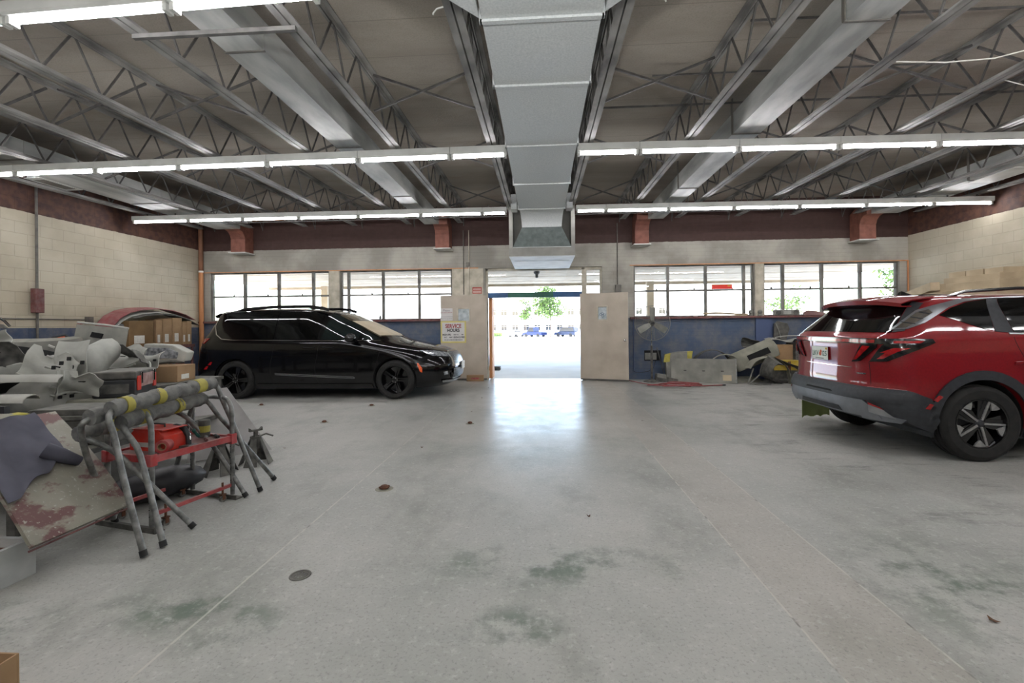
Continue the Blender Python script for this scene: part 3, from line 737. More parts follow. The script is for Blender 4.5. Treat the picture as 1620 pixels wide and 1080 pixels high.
def arc_poly(xc, zc, r0, r1, a0, a1, n=16):
    P = [('s', xc + r1*math.cos(math.radians(lerp(a0, a1, k/n))), zc + r1*math.sin(math.radians(lerp(a0, a1, k/n)))) for k in range(n+1)]
    P += [('s', xc + r0*math.cos(math.radians(lerp(a1, a0, k/n))), zc + r0*math.sin(math.radians(lerp(a1, a0, k/n)))) for k in range(n+1)]
    return P
def cut_wheels(o, centres, r, z, depth, half):
    for x in centres:
        for sg in (-1, 1):
            mb = MB(); mb.cyl((x, sg*(half-depth), z), (x, sg*(half+.2), z), r, 40); c = mb.build('cut', 'rubber', o.parent)
            md = o.modifiers.new('b', 'BOOLEAN'); md.operation = 'DIFFERENCE'; md.object = c; md.solver = 'EXACT'
            bpy.context.view_layer.update(); dg = bpy.context.evaluated_depsgraph_get(); me = bpy.data.meshes.new_from_object(o.evaluated_get(dg)); old = o.data; o.modifiers.clear(); o.data = me
            bpy.data.objects.remove(c)
    me = o.data
    for p in me.polygons: p.use_smooth = True
    me.set_sharp_from_angle(angle=math.radians(32))
mat('black_paint', '#060607', '#08080a', rough=.12, scale=1, spec=.35, coat=.3)
mat('red_car_paint', '#780610', '#830812', rough=.5, metal=.0, scale=60, coat=1, spec=.2)
mat('car_glass', '#050606', '#090a0a', rough=.04, scale=2, spec=.6)
mat('cladding', '#26282b', '#303236', rough=.55, scale=30)
mat('skid_grey', '#6e7176', '#7b7e83', rough=.45, metal=.3, scale=8)
mat('tyre', '#161615', '#22211f', rough=.85, scale=20)
mat('gloss_black', '#0b0b0c', rough=.15, coat=.4)
mat('silver_wheel', '#9a9a98', '#b3b3b0', rough=.35, metal=.6, scale=30)
mat('arch_liner', '#0c0c0c', rough=.9)
mat('headlamp', '#6b6f74', '#c4c8cc', rough=.12, scale=22, metal=.4, coat=.6)
mat('satin_silver', '#8f9194', '#a5a7aa', rough=.3, metal=.8)
mat('glare_beige', '#b5a78f', '#c5b79f', rough=.5)  # colour of the brightness painted on the van windscreen
def cut_prism(o, poly, half):
    mb = MB(); mb.prism(poly, 1, -half, half); c = mb.build('cut', 'rubber', o.parent)
    md = o.modifiers.new('b', 'BOOLEAN'); md.operation = 'DIFFERENCE'; md.object = c; md.solver = 'EXACT'
    bpy.context.view_layer.update(); dg = bpy.context.evaluated_depsgraph_get(); me = bpy.data.meshes.new_from_object(o.evaluated_get(dg)); o.modifiers.clear(); o.data = me
    bpy.data.objects.remove(c)
    for p in me.polygons: p.use_smooth = True
    me.set_sharp_from_angle(angle=math.radians(32))
def tyre_mb(R, r, w):
    mb = MB(); h = w/2
    prof = [(r, -h+.02), (r+.012, -h+.005), (r+.04, -h), (R-.05, -h-.004), (R-.018, -h+.012), (R-.004, -h+.032)]
    for g in (-.32, 0, .32):
        prof += [(R, g*w*.8-.012-.004), (R-.008, g*w*.8-.010), (R-.008, g*w*.8+.010), (R, g*w*.8+.016)]
    prof += [(R-.004, h-.032), (R-.018, h-.012), (R-.05, h+.004), (r+.04, h), (r+.012, h-.005), (r, h-.02)]
    mb.lathe(prof, 56, Matrix.Rotation(PI/2, 4, 'X'), close=True); return mb
def suv_wheel(par, loc, sg, R=.37, w=.235):
    t = bpy.data.objects.new('wheel', None); COL.objects.link(t); t.parent = par; t.location = loc; t.rotation_euler = (0, 0, 0 if sg < 0 else PI)
    tyre_mb(R, .235, w).build('tyre', 'tyre', t, smooth=True, angle=30)
    F = Matrix.Rotation(PI/2, 4, 'X')      # lathe height points to -y: the outer face
    mb = MB(); mb.lathe([(.235, -.10), (.225, -.09), (.222, .085), (.235, .10), (.238, .108), (.228, .108), (.222, .09), (.21, -.05), (.10, -.06), (0, -.06)], 48, F); mb.build('rim', 'gloss_black', t, smooth=True)
    mb = MB(); mb.lathe([(0, .085), (.04, .085), (.062, .07), (.065, .03), (.14, -.0), (.14, -.03), (0, -.03)], 30, F); mb.build('hub', 'cladding', t, smooth=True)
    for k in range(5):
        a = k*2*PI/5 + .32; Rm = Matrix.Rotation(a, 4, 'Y')
        mb = MB(); mb.box(-.035, .035, -.085, -.045, .04, .225, Rm)
        P = [(-.035, .04), (.035, .04), (.085, .222), (-.085, .222)]
        mb.add([Rm @ V(u, y, z) for y in (-.078, -.05) for u, z in P], [(3, 2, 1, 0), (4, 5, 6, 7), (0, 1, 5, 4), (1, 2, 6, 5), (2, 3, 7, 6), (3, 0, 4, 7)])
        sp = mb.build('spoke', 'gloss_black', t)
        mb = MB(); M2 = Rm @ Matrix.Rotation(.05, 4, 'Y'); mb.box(-.009, .009, -.096, -.0805, .035, .228, M2); mb.build('spoke_face', 'silver_wheel', sp)
        mb = MB(); P = [(.018, .225), (.03, .165), (.105, .17), (.128, .188)]; P = [(.02, .226), (.055, .150), (.098, .168), (.125, .192), (.075, .216)]
        mb.add([Rm @ V(u, y, z) for y in (-.0955, -.079) for u, z in P], [(4, 3, 2, 1, 0), (5, 6, 7, 8, 9)] + [(i, (i+1) % 5, 5+(i+1) % 5, 5+i) for i in range(5)]); mb.build('rim_blade', 'silver_wheel', sp)
    mb = MB(); mb.lathe([(0, .098), (.022, .096), (.03, .086), (.03, .08)], 24, F); mb.build('centre_cap', 'cladding', t, smooth=True)
    for k in range(5):
        a = k*2*PI/5; mb = MB(); mb.cyl((.048*math.cos(a), -.06, .048*math.sin(a)), (.048*math.cos(a), -.094, .048*math.sin(a)), .008, 8); mb.build('lug_nut', 'chrome', t)
    return t
def van_wheel(par, loc, sg, R=.368, w=.235):
    t = bpy.data.objects.new('wheel', None); COL.objects.link(t); t.parent = par; t.location = loc; t.rotation_euler = (0, 0, 0 if sg < 0 else PI)
    tyre_mb(R, .262, w).build('tyre', 'tyre', t, smooth=True, angle=30)
    F = Matrix.Rotation(PI/2, 4, 'X')
    mb = MB(); mb.lathe([(.262, -.10), (.25, -.09), (.248, .085), (.262, .10), (.264, .108), (.254, .108), (.248, .09), (.235, -.05), (.10, -.06), (0, -.06)], 48, F); mb.build('rim', 'gloss_black', t, smooth=True)
    for k in range(5):
        for d in (-.19, .19):
            Rm = Matrix.Rotation(k*2*PI/5 + .3 + d, 4, 'Y') @ Matrix.Rotation(-d*.5, 4, 'Y')
            mb = MB(); P = [(-.016, .03), (.016, .03), (.022, .255), (-.022, .255)]
            mb.add([Rm @ V(u, y, z) for y in (-.094, -.055) for u, z in P], [(3, 2, 1, 0), (4, 5, 6, 7), (0, 1, 5, 4), (1, 2, 6, 5), (2, 3, 7, 6), (3, 0, 4, 7)]); mb.build('spoke', 'gloss_black', t)
    mb = MB(); mb.lathe([(0, .105), (.03, .10), (.06, .09), (.07, .05), (.07, .0)], 28, F); mb.build('hub', 'gloss_black', t, smooth=True)
    for k in range(5):
        a = k*2*PI/5; mb = MB(); mb.cyl((.045*math.cos(a), -.08, .045*math.sin(a)), (.045*math.cos(a), -.104, .045*math.sin(a)), .008, 8); mb.build('lug_nut', 'chrome', t)
    return t
def bp(B, par, name, m, poly, off=.002, t=.004, **k):
    os_ = []
    for q in B.patch(poly, off, t, **k): os_.append(q.build(name, m, par, smooth=True, angle=50))
    return os_
# ---- the red SUV
C = thing('suv', 'dark red compact SUV seen from behind, parked at the right', 'car', SUV_LOC, SUV_RZ)
xr = [(.22, .16), (.34, .05), (.50, .0), (.62, .0), (.68, .045), (.80, .055), (.95, .06), (1.10, .055), (1.19, .06), (1.24, .11), (1.30, .18), (1.42, .31), (1.53, .43), (1.58, .50), (1.62, .62), (1.645, .9), (1.662, 1.35)]
xf = [(.22, 4.40), (.40, 4.58), (.60, 4.63), (.85, 4.60), (1.0, 4.45), (1.08, 4.05), (1.14, 3.62), (1.20, 3.42), (1.34, 3.1), (1.50, 2.75), (1.58, 2.5), (1.62, 2.3), (1.645, 2.05), (1.662, 1.7)]
w = [(.22, .85), (.34, .90), (.50, .93), (.80, .932), (1.05, .928), (1.17, .91), (1.24, .88), (1.35, .825), (1.48, .76), (1.56, .70), (1.60, .64), (1.63, .53), (1.65, .38), (1.662, .2)]
rr = [(.22, .42), (.9, .40), (1.17, .36), (1.24, .34), (1.5, .30), (1.62, .3), (1.662, .2)]
rf = [(.22, .6), (.9, .7), (1.1, .8), (1.5, .6), (1.662, .2)]
S_ = Body(xr, xf, w, rr, rf, 3.0, 2.4)
lv = sorted(set([.22, .26, .30, .34, .40, .46, .52, .56, .60, .63, .66, .70, .76, .82, .88, .94, 1.0, 1.05, 1.10, 1.14, 1.17, 1.19, 1.21, 1.24, 1.28, 1.33, 1.38, 1.43, 1.47, 1.51, 1.55, 1.58, 1.60, 1.615, 1.63, 1.642, 1.65, 1.657, 1.662]))
body = S_.shell(lv).build('body', 'red_car_paint', C, smooth=True)
RW = .94; FW = 3.695
cut_wheels(body, (RW, FW), .415, .385, .34, .932)
cut_prism(body, [(-.2, -.1), (-.2, .375), (.30, .375), (.52, .27), (.60, -.1)], 1.1)
body.data.materials.append(MATS['cladding'])
for p in body.data.polygons:
    if p.center.x < .62 and p.center.z < .50: p.material_index = 1
    elif p.center.z < .30: p.material_index = 1
def liners(par, xs, r, z, half, depth):
    for x in xs:
        for sg in (-1, 1):
            mb = MB(); M = Matrix.Translation((x, sg*(half-depth), z)) @ Matrix.Rotation(-PI/2*sg, 4, 'X')
            a = [(0, .004), (r-.004, .004), (r-.004, depth-.02), (r-.009, depth-.02), (r-.009, .009), (0, .009)]
            mb.lathe(a, 40, M); b = mb.b
            bmesh.ops.bisect_plane(b, geom=b.verts[:]+b.edges[:]+b.faces[:], plane_co=(0, 0, .235), plane_no=(0, 0, -1), clear_outer=True)
            mb.build('wheel_well', 'arch_liner', par, smooth=True)
liners(C, (RW, FW), .415, .385, .90, .31)
# windows
bp(S_, C, 'side_window', 'car_glass', [('s', .66, 1.42), ('s', .80, 1.49), ('s', .98, 1.545), ('s', 1.20, 1.575), ('s', 1.10, 1.265), ('s', 1.02, 1.28)])
bp(S_, C, 'side_window', 'car_glass', [('s', 1.27, 1.245), ('s', 1.31, 1.58), ('s', 2.2, 1.585), ('s', 2.26, 1.21)])
bp(S_, C, 'side_window', 'car_glass', [('s', 2.36, 1.205), ('s', 2.32, 1.58), ('s', 2.65, 1.53), ('s', 3.15, 1.27), ('s', 3.24, 1.195)])
bp(S_, C, 'pillar_panel', 'cladding', [('s', 1.105, 1.255), ('s', 1.205, 1.577), ('s', 1.305, 1.58), ('s', 1.265, 1.24)])
bp(S_, C, 'quarter_panel', 'satin_silver', [('s', .24, 1.275), ('s', .50, 1.47), ('s', .64, 1.515), ('s', .95, 1.58), ('s', 1.6, 1.602), ('s', 1.6, 1.588), ('s', 1.22, 1.582), ('s', .97, 1.552), ('s', .79, 1.50), ('s', .64, 1.42), ('s', .50, 1.345), ('s', .34, 1.285)], .003, .006)
bp(S_, C, 'pillar_vent', 'chrome', [('s', .27, 1.285), ('s', .33, 1.29), ('s', .60, 1.44), ('s', .585, 1.475), ('s', .49, 1.445)], .010, .004)
for q_ in (.37, .45, .53):
    bp(S_, C, 'vent_slot', 'cladding', [('s', q_-.03, 1.345+(q_-.37)*.62), ('s', q_+.04, 1.325+(q_-.37)*.62), ('s', q_+.045, 1.331+(q_-.37)*.62), ('s', q_-.025, 1.352+(q_-.37)*.62)], .0145, .002)
bp(S_, C, 'belt_moulding', 'satin_silver', [('s', 1.22, 1.228), ('s', 1.22, 1.242), ('s', 3.2, 1.192), ('s', 3.2, 1.178)], .002, .006)
bp(S_, C, 'rear_window', 'car_glass', [('r', -.77, 1.25), ('r', .77, 1.25), ('r', .60, 1.555), ('r', -.60, 1.555)], .003, .004, full='r')
bp(S_, C, 'window_garnish', 'cladding', [('r', .775, 1.25), ('r', .83, 1.265), ('s', .60, 1.545), ('r', .605, 1.56)], .003, .005)
bp(S_, C, 'windscreen', 'car_glass', [('f', -.68, 1.20), ('f', .68, 1.20), ('f', .52, 1.56), ('f', -.52, 1.56)], .003, .004, full='f')
# light bar and lamps
bp(S_, C, 'light_bar', 'gloss_black', [('r', -.88, 1.135), ('r', .88, 1.135), ('r', .88, 1.188), ('r', -.88, 1.188)], .004, .012, full='r')
bp(S_, C, 'light_strip', 'red_lens', [('r', -.70, 1.145), ('r', .70, 1.145), ('r', .70, 1.178), ('r', -.70, 1.178)], .017, .004, full='r')
bp(S_, C, 'tail_lamp', 'gloss_black', [('r', .64, .95), ('r', .80, .965), ('s', .30, 1.06), ('s', .52, 1.15), ('s', .50, 1.185), ('r', .84, 1.188), ('r', .76, 1.12)], .004, .010)
bp(S_, C, 'tail_lamp', 'gloss_black', [('r', .43, .935), ('r', .54, .95), ('r', .72, 1.10), ('r', .72, 1.134), ('r', .56, 1.134)], .004, .010)
bp(S_, C, 'lamp_lens', 'red_lens', [('r', .45, .955), ('r', .50, .965), ('r', .66, 1.11), ('r', .58, 1.115)], .0145, .005)
bp(S_, C, 'lamp_lens', 'red_lens', [('r', .72, .985), ('r', .77, .99), ('r', .88, 1.08), ('r', .83, 1.095)], .0145, .005)
bp(S_, C, 'lamp_lens', 'red_lens', [('s', .14, 1.05), ('s', .20, 1.055), ('s', .30, 1.10), ('s', .20, 1.10)], .0145, .005)
bp(S_, C, 'lamp_lens', 'red_lens', [('s', .20, 1.145), ('s', .38, 1.145), ('s', .42, 1.168), ('s', .20, 1.168)], .0145, .005)
# spoiler, aerial, rails
mb = MB(); rows = []
for k in range(13):
    y = lerp(-.66, .66, k/12); e = (abs(y)/.66)**3
    rows.append([(.62+.1*e, y, 1.640-.04*e), (.40+.10*e, y, 1.622-.05*e), (.27+.13*e, y, 1.588-.05*e), (.28+.13*e, y, 1.566-.045*e), (.46+.10*e, y, 1.552-.03*e)])
mb.sheet(rows, .012); mb.build('spoiler', 'red_car_paint', C, smooth=True)
mb = MB(); mb.box(.30, .32, -.14, .14, 1.568, 1.584); mb.build('high_brake_lamp', 'red_lens', C)
mb = MB(); mb.add([V(.86, -.035, 1.625), V(.86, .035, 1.625), V(1.06, .02, 1.645), V(1.06, -.02, 1.645), V(.875, -.012, 1.70), V(.875, .012, 1.70), V(.90, 0, 1.715)], [(0, 1, 5, 4), (0, 4, 6, 3), (1, 2, 6, 5), (4, 5, 6), (2, 3, 6), (0, 3, 2, 1)]); mb.build('shark_fin_aerial', 'gloss_black', C)
for sg in (-1, 1):
    mb = MB(); pts = [(.95, sg*.545, 1.615), (1.1, sg*.565, 1.665), (1.6, sg*.57, 1.692), (2.2, sg*.56, 1.685), (2.55, sg*.54, 1.65)]
    mb.tube(pts, .017, 8); mb.build('roof_rail', 'gloss_black', C, smooth=True)
# creases and gaps
bp(S_, C, 'panel_gap', 'arch_liner', [('s', 1.40, .80), ('s', 1.405, .80), ('s', 1.255, 1.20), ('s', 1.25, 1.20)], .0005, .0012)
bp(S_, C, 'panel_gap', 'arch_liner', [('s', 2.39, .36), ('s', 2.396, .36), ('s', 2.40, 1.06), ('s', 2.394, 1.06)], .0005, .0012)
bp(S_, C, 'panel_gap', 'arch_liner', [('r', .655, .72), ('r', .66, .72), ('r', .632, .95), ('r', .626, .95)], .0005, .0012)
bp(S_, C, 'plate_recess_edge', 'chrome', [('r', -.42, .872), ('r', .40, .872), ('r', .42, .879), ('r', -.43, .879)], .001, .006, full='r')
bp(S_, C, 'badge', 'chrome', [('r', .49, .815), ('r', .60, .815), ('r', .60, .828), ('r', .49, .828)], .001, .004, sides=(-1,))
# door handle
mb = MB(); mb.bar((2.02, -.945, .955), (2.24, -.945, .965), .02, .028); mb.bar((2.02, .945, .955), (2.24, .945, .965), .02, .028) if 0 else None; mb.build('door_handle', 'red_car_paint', C, bevel=.006)
mb = MB(); mb.bar((1.22, -.945, .955), (1.44, -.945, .965), .02, .028); mb.build('door_handle', 'red_car_paint', C, bevel=.006)
# cladding, bumper
def flare(xc, name='wheel_arch_flare'):
    for q in S_.patch(arc_poly(xc, .385, .412, .50, -8, 188, 22), .004, .016): q.build(name, 'cladding', C, smooth=True, angle=50)
flare(RW); flare(FW)
bp(S_, C, 'sill_cladding', 'cladding', [('s', RW+.42, .235), ('s', FW-.42, .235), ('s', FW-.47, .40), ('s', 2.3, .38), ('s', RW+.47, .42)], .004, .014)
bp(S_, C, 'rear_bumper', 'cladding', [('r', -.90, .56), ('r', .90, .56), ('r', .90, .69), ('r', -.90, .69)], .012, .025, full='r')
bp(S_, C, 'rear_bumper', 'cladding', [('r', .60, .385), ('s', .28, .38), ('s', .50, .285), ('s', .525, .32), ('s', .55, .40), ('s', .52, .50), ('s', .46, .615), ('r', .90, .69), ('r', .70, .60), ('r', .62, .45)], .006, .014)
bp(S_, C, 'bumper_groove', 'arch_liner', [('r', -.25, .592), ('r', .25, .592), ('r', .22, .612), ('r', -.22, .612)], .036, .004, full='r')
bp(S_, C, 'skid_plate', 'skid_grey', [('r', -.78, .40), ('r', -.45, .40), ('r', .45, .40), ('r', .78, .40), ('r', .76, .47), ('r', .62, .575), ('r', .4, .59), ('r', -.4, .59), ('r', -.62, .575), ('r', -.76, .47)], .010, .024, full='r')
bp(S_, C, 'skid_plate', 'skid_grey', [('r', .60, .38), ('s', .24, .375), ('s', .26, .41), ('r', .80, .45), ('r', .60, .44)], .021, .010)
bp(S_, C, 'skid_inset', 'cladding', [('r', -.38, .415), ('r', .38, .415), ('r', .34, .46), ('r', -.34, .46)], .036, .004, full='r')
bp(S_, C, 'fog_lamp', 'satin_silver', [('r', .70, .455), ('s', .20, .42), ('s', .12, .50), ('r', .70, .54)], .030, .008)
bp(S_, C, 'fog_lamp_lens', 'red_lens', [('r', .70, .525), ('s', .13, .49), ('s', .115, .51), ('r', .70, .548)], .036, .006)
bp(S_, C, 'side_reflector', 'red_lens', [('s', .47, .60), ('s', .51, .585), ('s', .56, .635), ('s', .53, .65)], .022, .005)
bp(S_, C, 'side_reflector', 'red_lens', [('s', .40, .52), ('s', .44, .51), ('s', .475, .56), ('s', .44, .57)], .022, .005)
for xc in (RW, FW):
    for sg in (-1, 1): suv_wheel(C, (xc, sg*.812, .37), sg)
# licence plate
Pl = bpy.data.objects.new('licence_plate', None); COL.objects.link(Pl); Pl.parent = C; Pl.location = (.045, .10, 1.0)
mb = MB(); mb.box(-.006, 0, -.155, .155, -.077, .077); mb.build('plate', mat('plate_white', '#c9cbbd', '#d6d8cb', rough=.35, scale=5), Pl, bevel=.003)
M = frameM((-.0065, 0, 0), (0, -1, 0), (0, 0, 1))
textmesh('plate_number', 'LKV', .085, 'text_green', M @ Matrix.Translation((-.082, -.005, 0)), Pl, .0005, .001, .8)
textmesh('plate_number', 'I25', .085, 'text_green', M @ Matrix.Translation((.092, -.005, 0)), Pl, .0005, .001, .85)
mb = MB(); mb.lathe([(0, .0015), (.022, .001), (.024, 0)], 20, M @ Matrix.Translation((.012, -.008, 0))); mb.lathe([(0, .0015), (.018, .001), (.02, 0)], 20, M @ Matrix.Translation((.022, .02, 0))); mb.build('orange_emblem', 'text_orange', Pl)
mb = MB(); mb.box(-.0085, -.0065, -.145, -.11, .045, .068); mb.build('sticker', 'yellow_paint', Pl)
mb = MB(); mb.box(-.0082, -.0065, -.08, .08, -.066, -.055); mb.build('county_line', 'text_grey', Pl)
# ---- the black minivan
C = thing('minivan', 'glossy black minivan parked side-on below the left windows', 'car', VAN_LOC, VAN_RZ)
xr = [(.20, .14), (.32, .03), (.50, .0), (.68, .0), (.80, .03), (.95, .045), (1.12, .10), (1.30, .20), (1.50, .31), (1.62, .37), (1.67, .43), (1.71, .60), (1.74, 1.0), (1.752, 1.5)]
xf = [(.20, 4.95), (.30, 5.10), (.45, 5.17), (.60, 5.17), (.72, 5.14), (.84, 5.05), (.92, 4.90), (.98, 4.68), (1.04, 4.40), (1.10, 4.12), (1.15, 3.97), (1.25, 3.74), (1.40, 3.42), (1.52, 3.14), (1.62, 2.90), (1.68, 2.68), (1.715, 2.45), (1.74, 2.2), (1.752, 1.9)]
w = [(.20, .90), (.32, .97), (.55, 1.0), (.85, 1.0), (1.05, .985), (1.13, .96), (1.30, .91), (1.50, .85), (1.62, .80), (1.68, .76), (1.715, .68), (1.74, .52), (1.752, .3)]
rr = [(.20, .40), (1.0, .42), (1.5, .40), (1.752, .3)]
rf = [(.20, .85), (.6, .95), (.9, 1.15), (1.05, 1.2), (1.2, 1.0), (1.5, .8), (1.752, .3)]
S_ = Body(xr, xf, w, rr, rf, 2.8, 2.3)
lv = [.20, .24, .28, .32, .38, .45, .52, .60, .68, .76, .82, .87, .91, .94, .97, 1.0, 1.03, 1.06, 1.09, 1.12, 1.16, 1.21, 1.27, 1.33, 1.40, 1.46, 1.52, 1.57, 1.61, 1.64, 1.66, 1.68, 1.695, 1.71, 1.722, 1.734, 1.744, 1.752]
body = S_.shell(lv).build('body', 'black_paint', C, smooth=True)
RW = .965; FW = 4.085
cut_wheels(body, (RW, FW), .41, .375, .36, 1.0)
liners(C, (RW, FW), .41, .375, .975, .335)
bp(S_, C, 'side_window', 'car_glass', [('s', .55, 1.40), ('s', .60, 1.25), ('s', .70, 1.175), ('s', .90, 1.155), ('s', 1.72, 1.145), ('s', 1.78, 1.665), ('s', .95, 1.66), ('s', .52, 1.61)])
bp(S_, C, 'side_window', 'car_glass', [('s', 1.76, 1.145), ('s', 2.58, 1.135), ('s', 2.62, 1.66), ('s', 1.82, 1.665)])
bp(S_, C, 'front_window', mat('van_side_glass', '#10181a', '#17211f', rough=.05, scale=3, spec=.6), [('s', 2.66, 1.135), ('s', 3.36, 1.125), ('s', 3.34, 1.36), ('s', 3.05, 1.53), ('s', 2.75, 1.645), ('s', 2.70, 1.655)])
bp(S_, C, 'corner_window', 'van_side_glass', [('s', 3.42, 1.12), ('s', 3.72, 1.115), ('s', 3.42, 1.30)])
bp(S_, C, 'window_trim', 'chrome', [('s', .50, 1.41), ('s', .56, 1.235), ('s', .68, 1.150), ('s', .90, 1.128), ('s', 2.6, 1.108), ('s', 3.75, 1.095), ('s', 3.75, 1.102), ('s', 2.6, 1.117), ('s', .905, 1.139), ('s', .69, 1.161), ('s', .575, 1.245), ('s', .515, 1.415), ('s', .515, 1.50), ('s', .50, 1.50)], .002, .006)
bp(S_, C, 'roof_trim', 'chrome', [('s', .50, 1.665), ('s', 1.6, 1.692), ('s', 2.55, 1.685), ('s', 2.55, 1.691), ('s', 1.6, 1.698), ('s', .50, 1.671)], .002, .004)
bp(S_, C, 'windscreen', mat('windscreen_glass', '#3d372c', '#6b6351', rough=.06, scale=2, spec=.8), [('f', -.66, 1.17), ('f', .66, 1.17), ('f', .52, 1.60), ('f', -.52, 1.60)], .003, .004, full='f')
bp(S_, C, 'painted_glare', 'glare_beige', [('f', -.62, 1.19), ('f', .62, 1.19), ('f', .54, 1.48), ('f', -.54, 1.48)], .0075, .0015, full='f')  # beige patch on the glass: the windscreen's bright glare put into colour
bp(S_, C, 'rear_window', 'car_glass', [('r', -.66, 1.15), ('r', .66, 1.15), ('r', .56, 1.58), ('r', -.56, 1.58)], .003, .004, full='r')
bp(S_, C, 'tail_lamp', 'red_lens', [('r', .70, 1.04), ('s', .34, 1.07), ('s', .44, 1.17), ('r', .74, 1.16)], .003, .01)
bp(S_, C, 'side_reflector', 'red_lens', [('s', .44, .66), ('s', .50, .66), ('s', .53, .72), ('s', .49, .72)], .003, .006)
bp(S_, C, 'side_reflector', 'red_lens', [('s', .36, .58), ('s', .42, .58), ('s', .45, .64), ('s', .41, .64)], .003, .006)
bp(S_, C, 'side_marker', 'orange_lamp', [('s', 4.56, .52), ('s', 4.60, .50), ('s', 4.60, .58), ('s', 4.53, .68), ('s', 4.50, .68)], .003, .008)
bp(S_, C, 'headlamp', 'headlamp', [('s', 4.52, .905), ('s', 4.75, .80), ('f', .48, .77), ('f', .44, .84), ('s', 4.78, .885)], .003, .012)
bp(S_, C, 'front_bumper', 'gloss_black', [('f', -.50, .36), ('f', .50, .36), ('f', .56, .46), ('f', -.56, .46)], .004, .015, full='f')
bp(S_, C, 'grille_surround', 'chrome', [('f', -.50, .58), ('f', .50, .58), ('f', .48, .84), ('f', .36, .875), ('f', -.36, .875), ('f', -.48, .84)], .004, .012, full='f')
g = bp(S_, C, 'grille', mat('grille_mesh', '#111111', '#8a8c8e', rough=.3, metal=.4, scale=90, lo=.49, hi=.51), [('f', -.44, .615), ('f', .44, .615), ('f', .42, .825), ('f', .34, .85), ('f', -.34, .85), ('f', -.42, .825)], .0165, .004, full='f')
bp(S_, C, 'lower_grille', 'grille_mesh', [('f', -.50, .38), ('f', .50, .38), ('f', .48, .54), ('f', -.48, .54)], .020, .006, full='f')
bp(S_, C, 'chin_trim', 'chrome', [('f', -.66, .295), ('f', .66, .295), ('f', .70, .335), ('f', -.70, .335)], .004, .022, full='f')
bp(S_, C, 'fog_lamp', 'headlamp', [('f', .62, .44), ('f', .70, .43), ('f', .72, .49), ('f', .64, .50)], .004, .008)
mb = MB(); mb.box(5.205, 5.217, -.15, .15, .50, .65); mb.build('licence_plate', 'label_white', C)
bp(S_, C, 'sill_moulding', 'satin_silver', [('s', 1.77, .47), ('s', 3.30, .395), ('s', 3.33, .405), ('s', 3.30, .43), ('s', 1.77, .50), ('s', 1.77, .494), ('s', 3.29, .423), ('s', 3.31, .407), ('s', 3.29, .402), ('s', 1.77, .477)], .002, .006)
bp(S_, C, 'sill_cladding', 'gloss_black', [('s', RW+.42, .205), ('s', FW-.42, .205), ('s', FW-.44, .30), ('s', RW+.44, .30)], .003, .010)
for x in (1.74, 2.62):
    bp(S_, C, 'panel_gap', 'arch_liner', [('s', x, .30), ('s', x+.006, .30), ('s', x+.04, 1.06), ('s', x+.034, 1.06)], .0005, .0012)
bp(S_, C, 'panel_gap', 'arch_liner', [('s', 3.72, .35), ('s', 3.726, .35), ('s', 3.85, 1.05), ('s', 3.844, 1.05)], .0005, .0012)
for x in (2.32, 2.70):
    mb = MB(); mb.tube([(x, -.995, .985), (x+.02, -1.022, .99), (x+.20, -1.022, .985), (x+.22, -.995, .98)], .012, 8); mb.build('door_handle', 'satin_silver' if x > 2.7 else 'gloss_black', C, smooth=True)
for sg in (-1, 1):
    mb = MB(); mb.bar((3.36, sg*.955, 1.08), (3.34, sg*1.06, 1.12), .05, .04); mb.build('mirror_arm', 'gloss_black', C)
    mb = MB(); M = Matrix.Translation((3.30, sg*1.12, 1.16)) @ Matrix.Diagonal((.10, .12, .085, 1)); mb.lathe([(0, -1), (.6, -.85), (.95, -.4), (1, .1), (.8, .7), (.4, .95), (0, 1)], 20, M); mb.build('wing_mirror', 'gloss_black', C, smooth=True)
    mb = MB(); pts = [(.85, sg*.70, 1.69), (1.0, sg*.71, 1.735), (1.6, sg*.70, 1.775), (2.3, sg*.69, 1.775), (2.55, sg*.68, 1.745), (2.68, sg*.665, 1.70)]
    mb.tube(pts, .03, 8); mb.build('roof_rail', 'gloss_black', C, smooth=True)
mb = MB(); rows = []
for k in range(9):
    y = lerp(-.66, .66, k/8); e = (abs(y)/.66)**3; rows.append([(.62, y, 1.70-.03*e), (.42+.03*e, y, 1.688-.04*e), (.27+.08*e, y, 1.655-.05*e), (.29+.08*e, y, 1.63-.05*e), (.42+.03*e, y, 1.625-.05*e)])
mb.sheet(rows, .012); mb.build('spoiler', 'black_paint', C, smooth=True)
mb = MB()
for k, a in enumerate((0,)): mb.tube([(4.30, -.55, 1.085), (4.0, -.30, 1.175)], .008, 6)
mb.build('wiper', 'arch_liner', C)
for xc in (RW, FW):
    for sg in (-1, 1): van_wheel(C, (xc, sg*.875, .368), sg)
# ------------------------------------------------------------------ left side
def one(mb, name, m, label, cat, group=None, **k): return tag(mb.build(name, m, **k), label, cat, group)
def carton(name, loc, size, rz, label, m='cardboard', group=None, flaps=True, lab=True):
    t = thing(name, label, 'box', loc, rz, group); a, b, c = size
    mb = MB(); mb.box(-a/2, a/2, -b/2, b/2, .001, c); mb.build('box_body', m, t, bevel=.004)
    mb = MB(); mb.box(-a/2+.004, a/2-.004, -.022, .022, c+.0005, c+.0015); mb.build('packing_tape', mat('tape_tan', '#9c8462', '#a88f6c', rough=.35), t)
    if lab:
        mb = MB(); mb.box(a/2+.0005, a/2+.0015, -b*.3, b*.12, c*.15, c*.45); mb.build('paper_label', 'label_white', t)
    return t
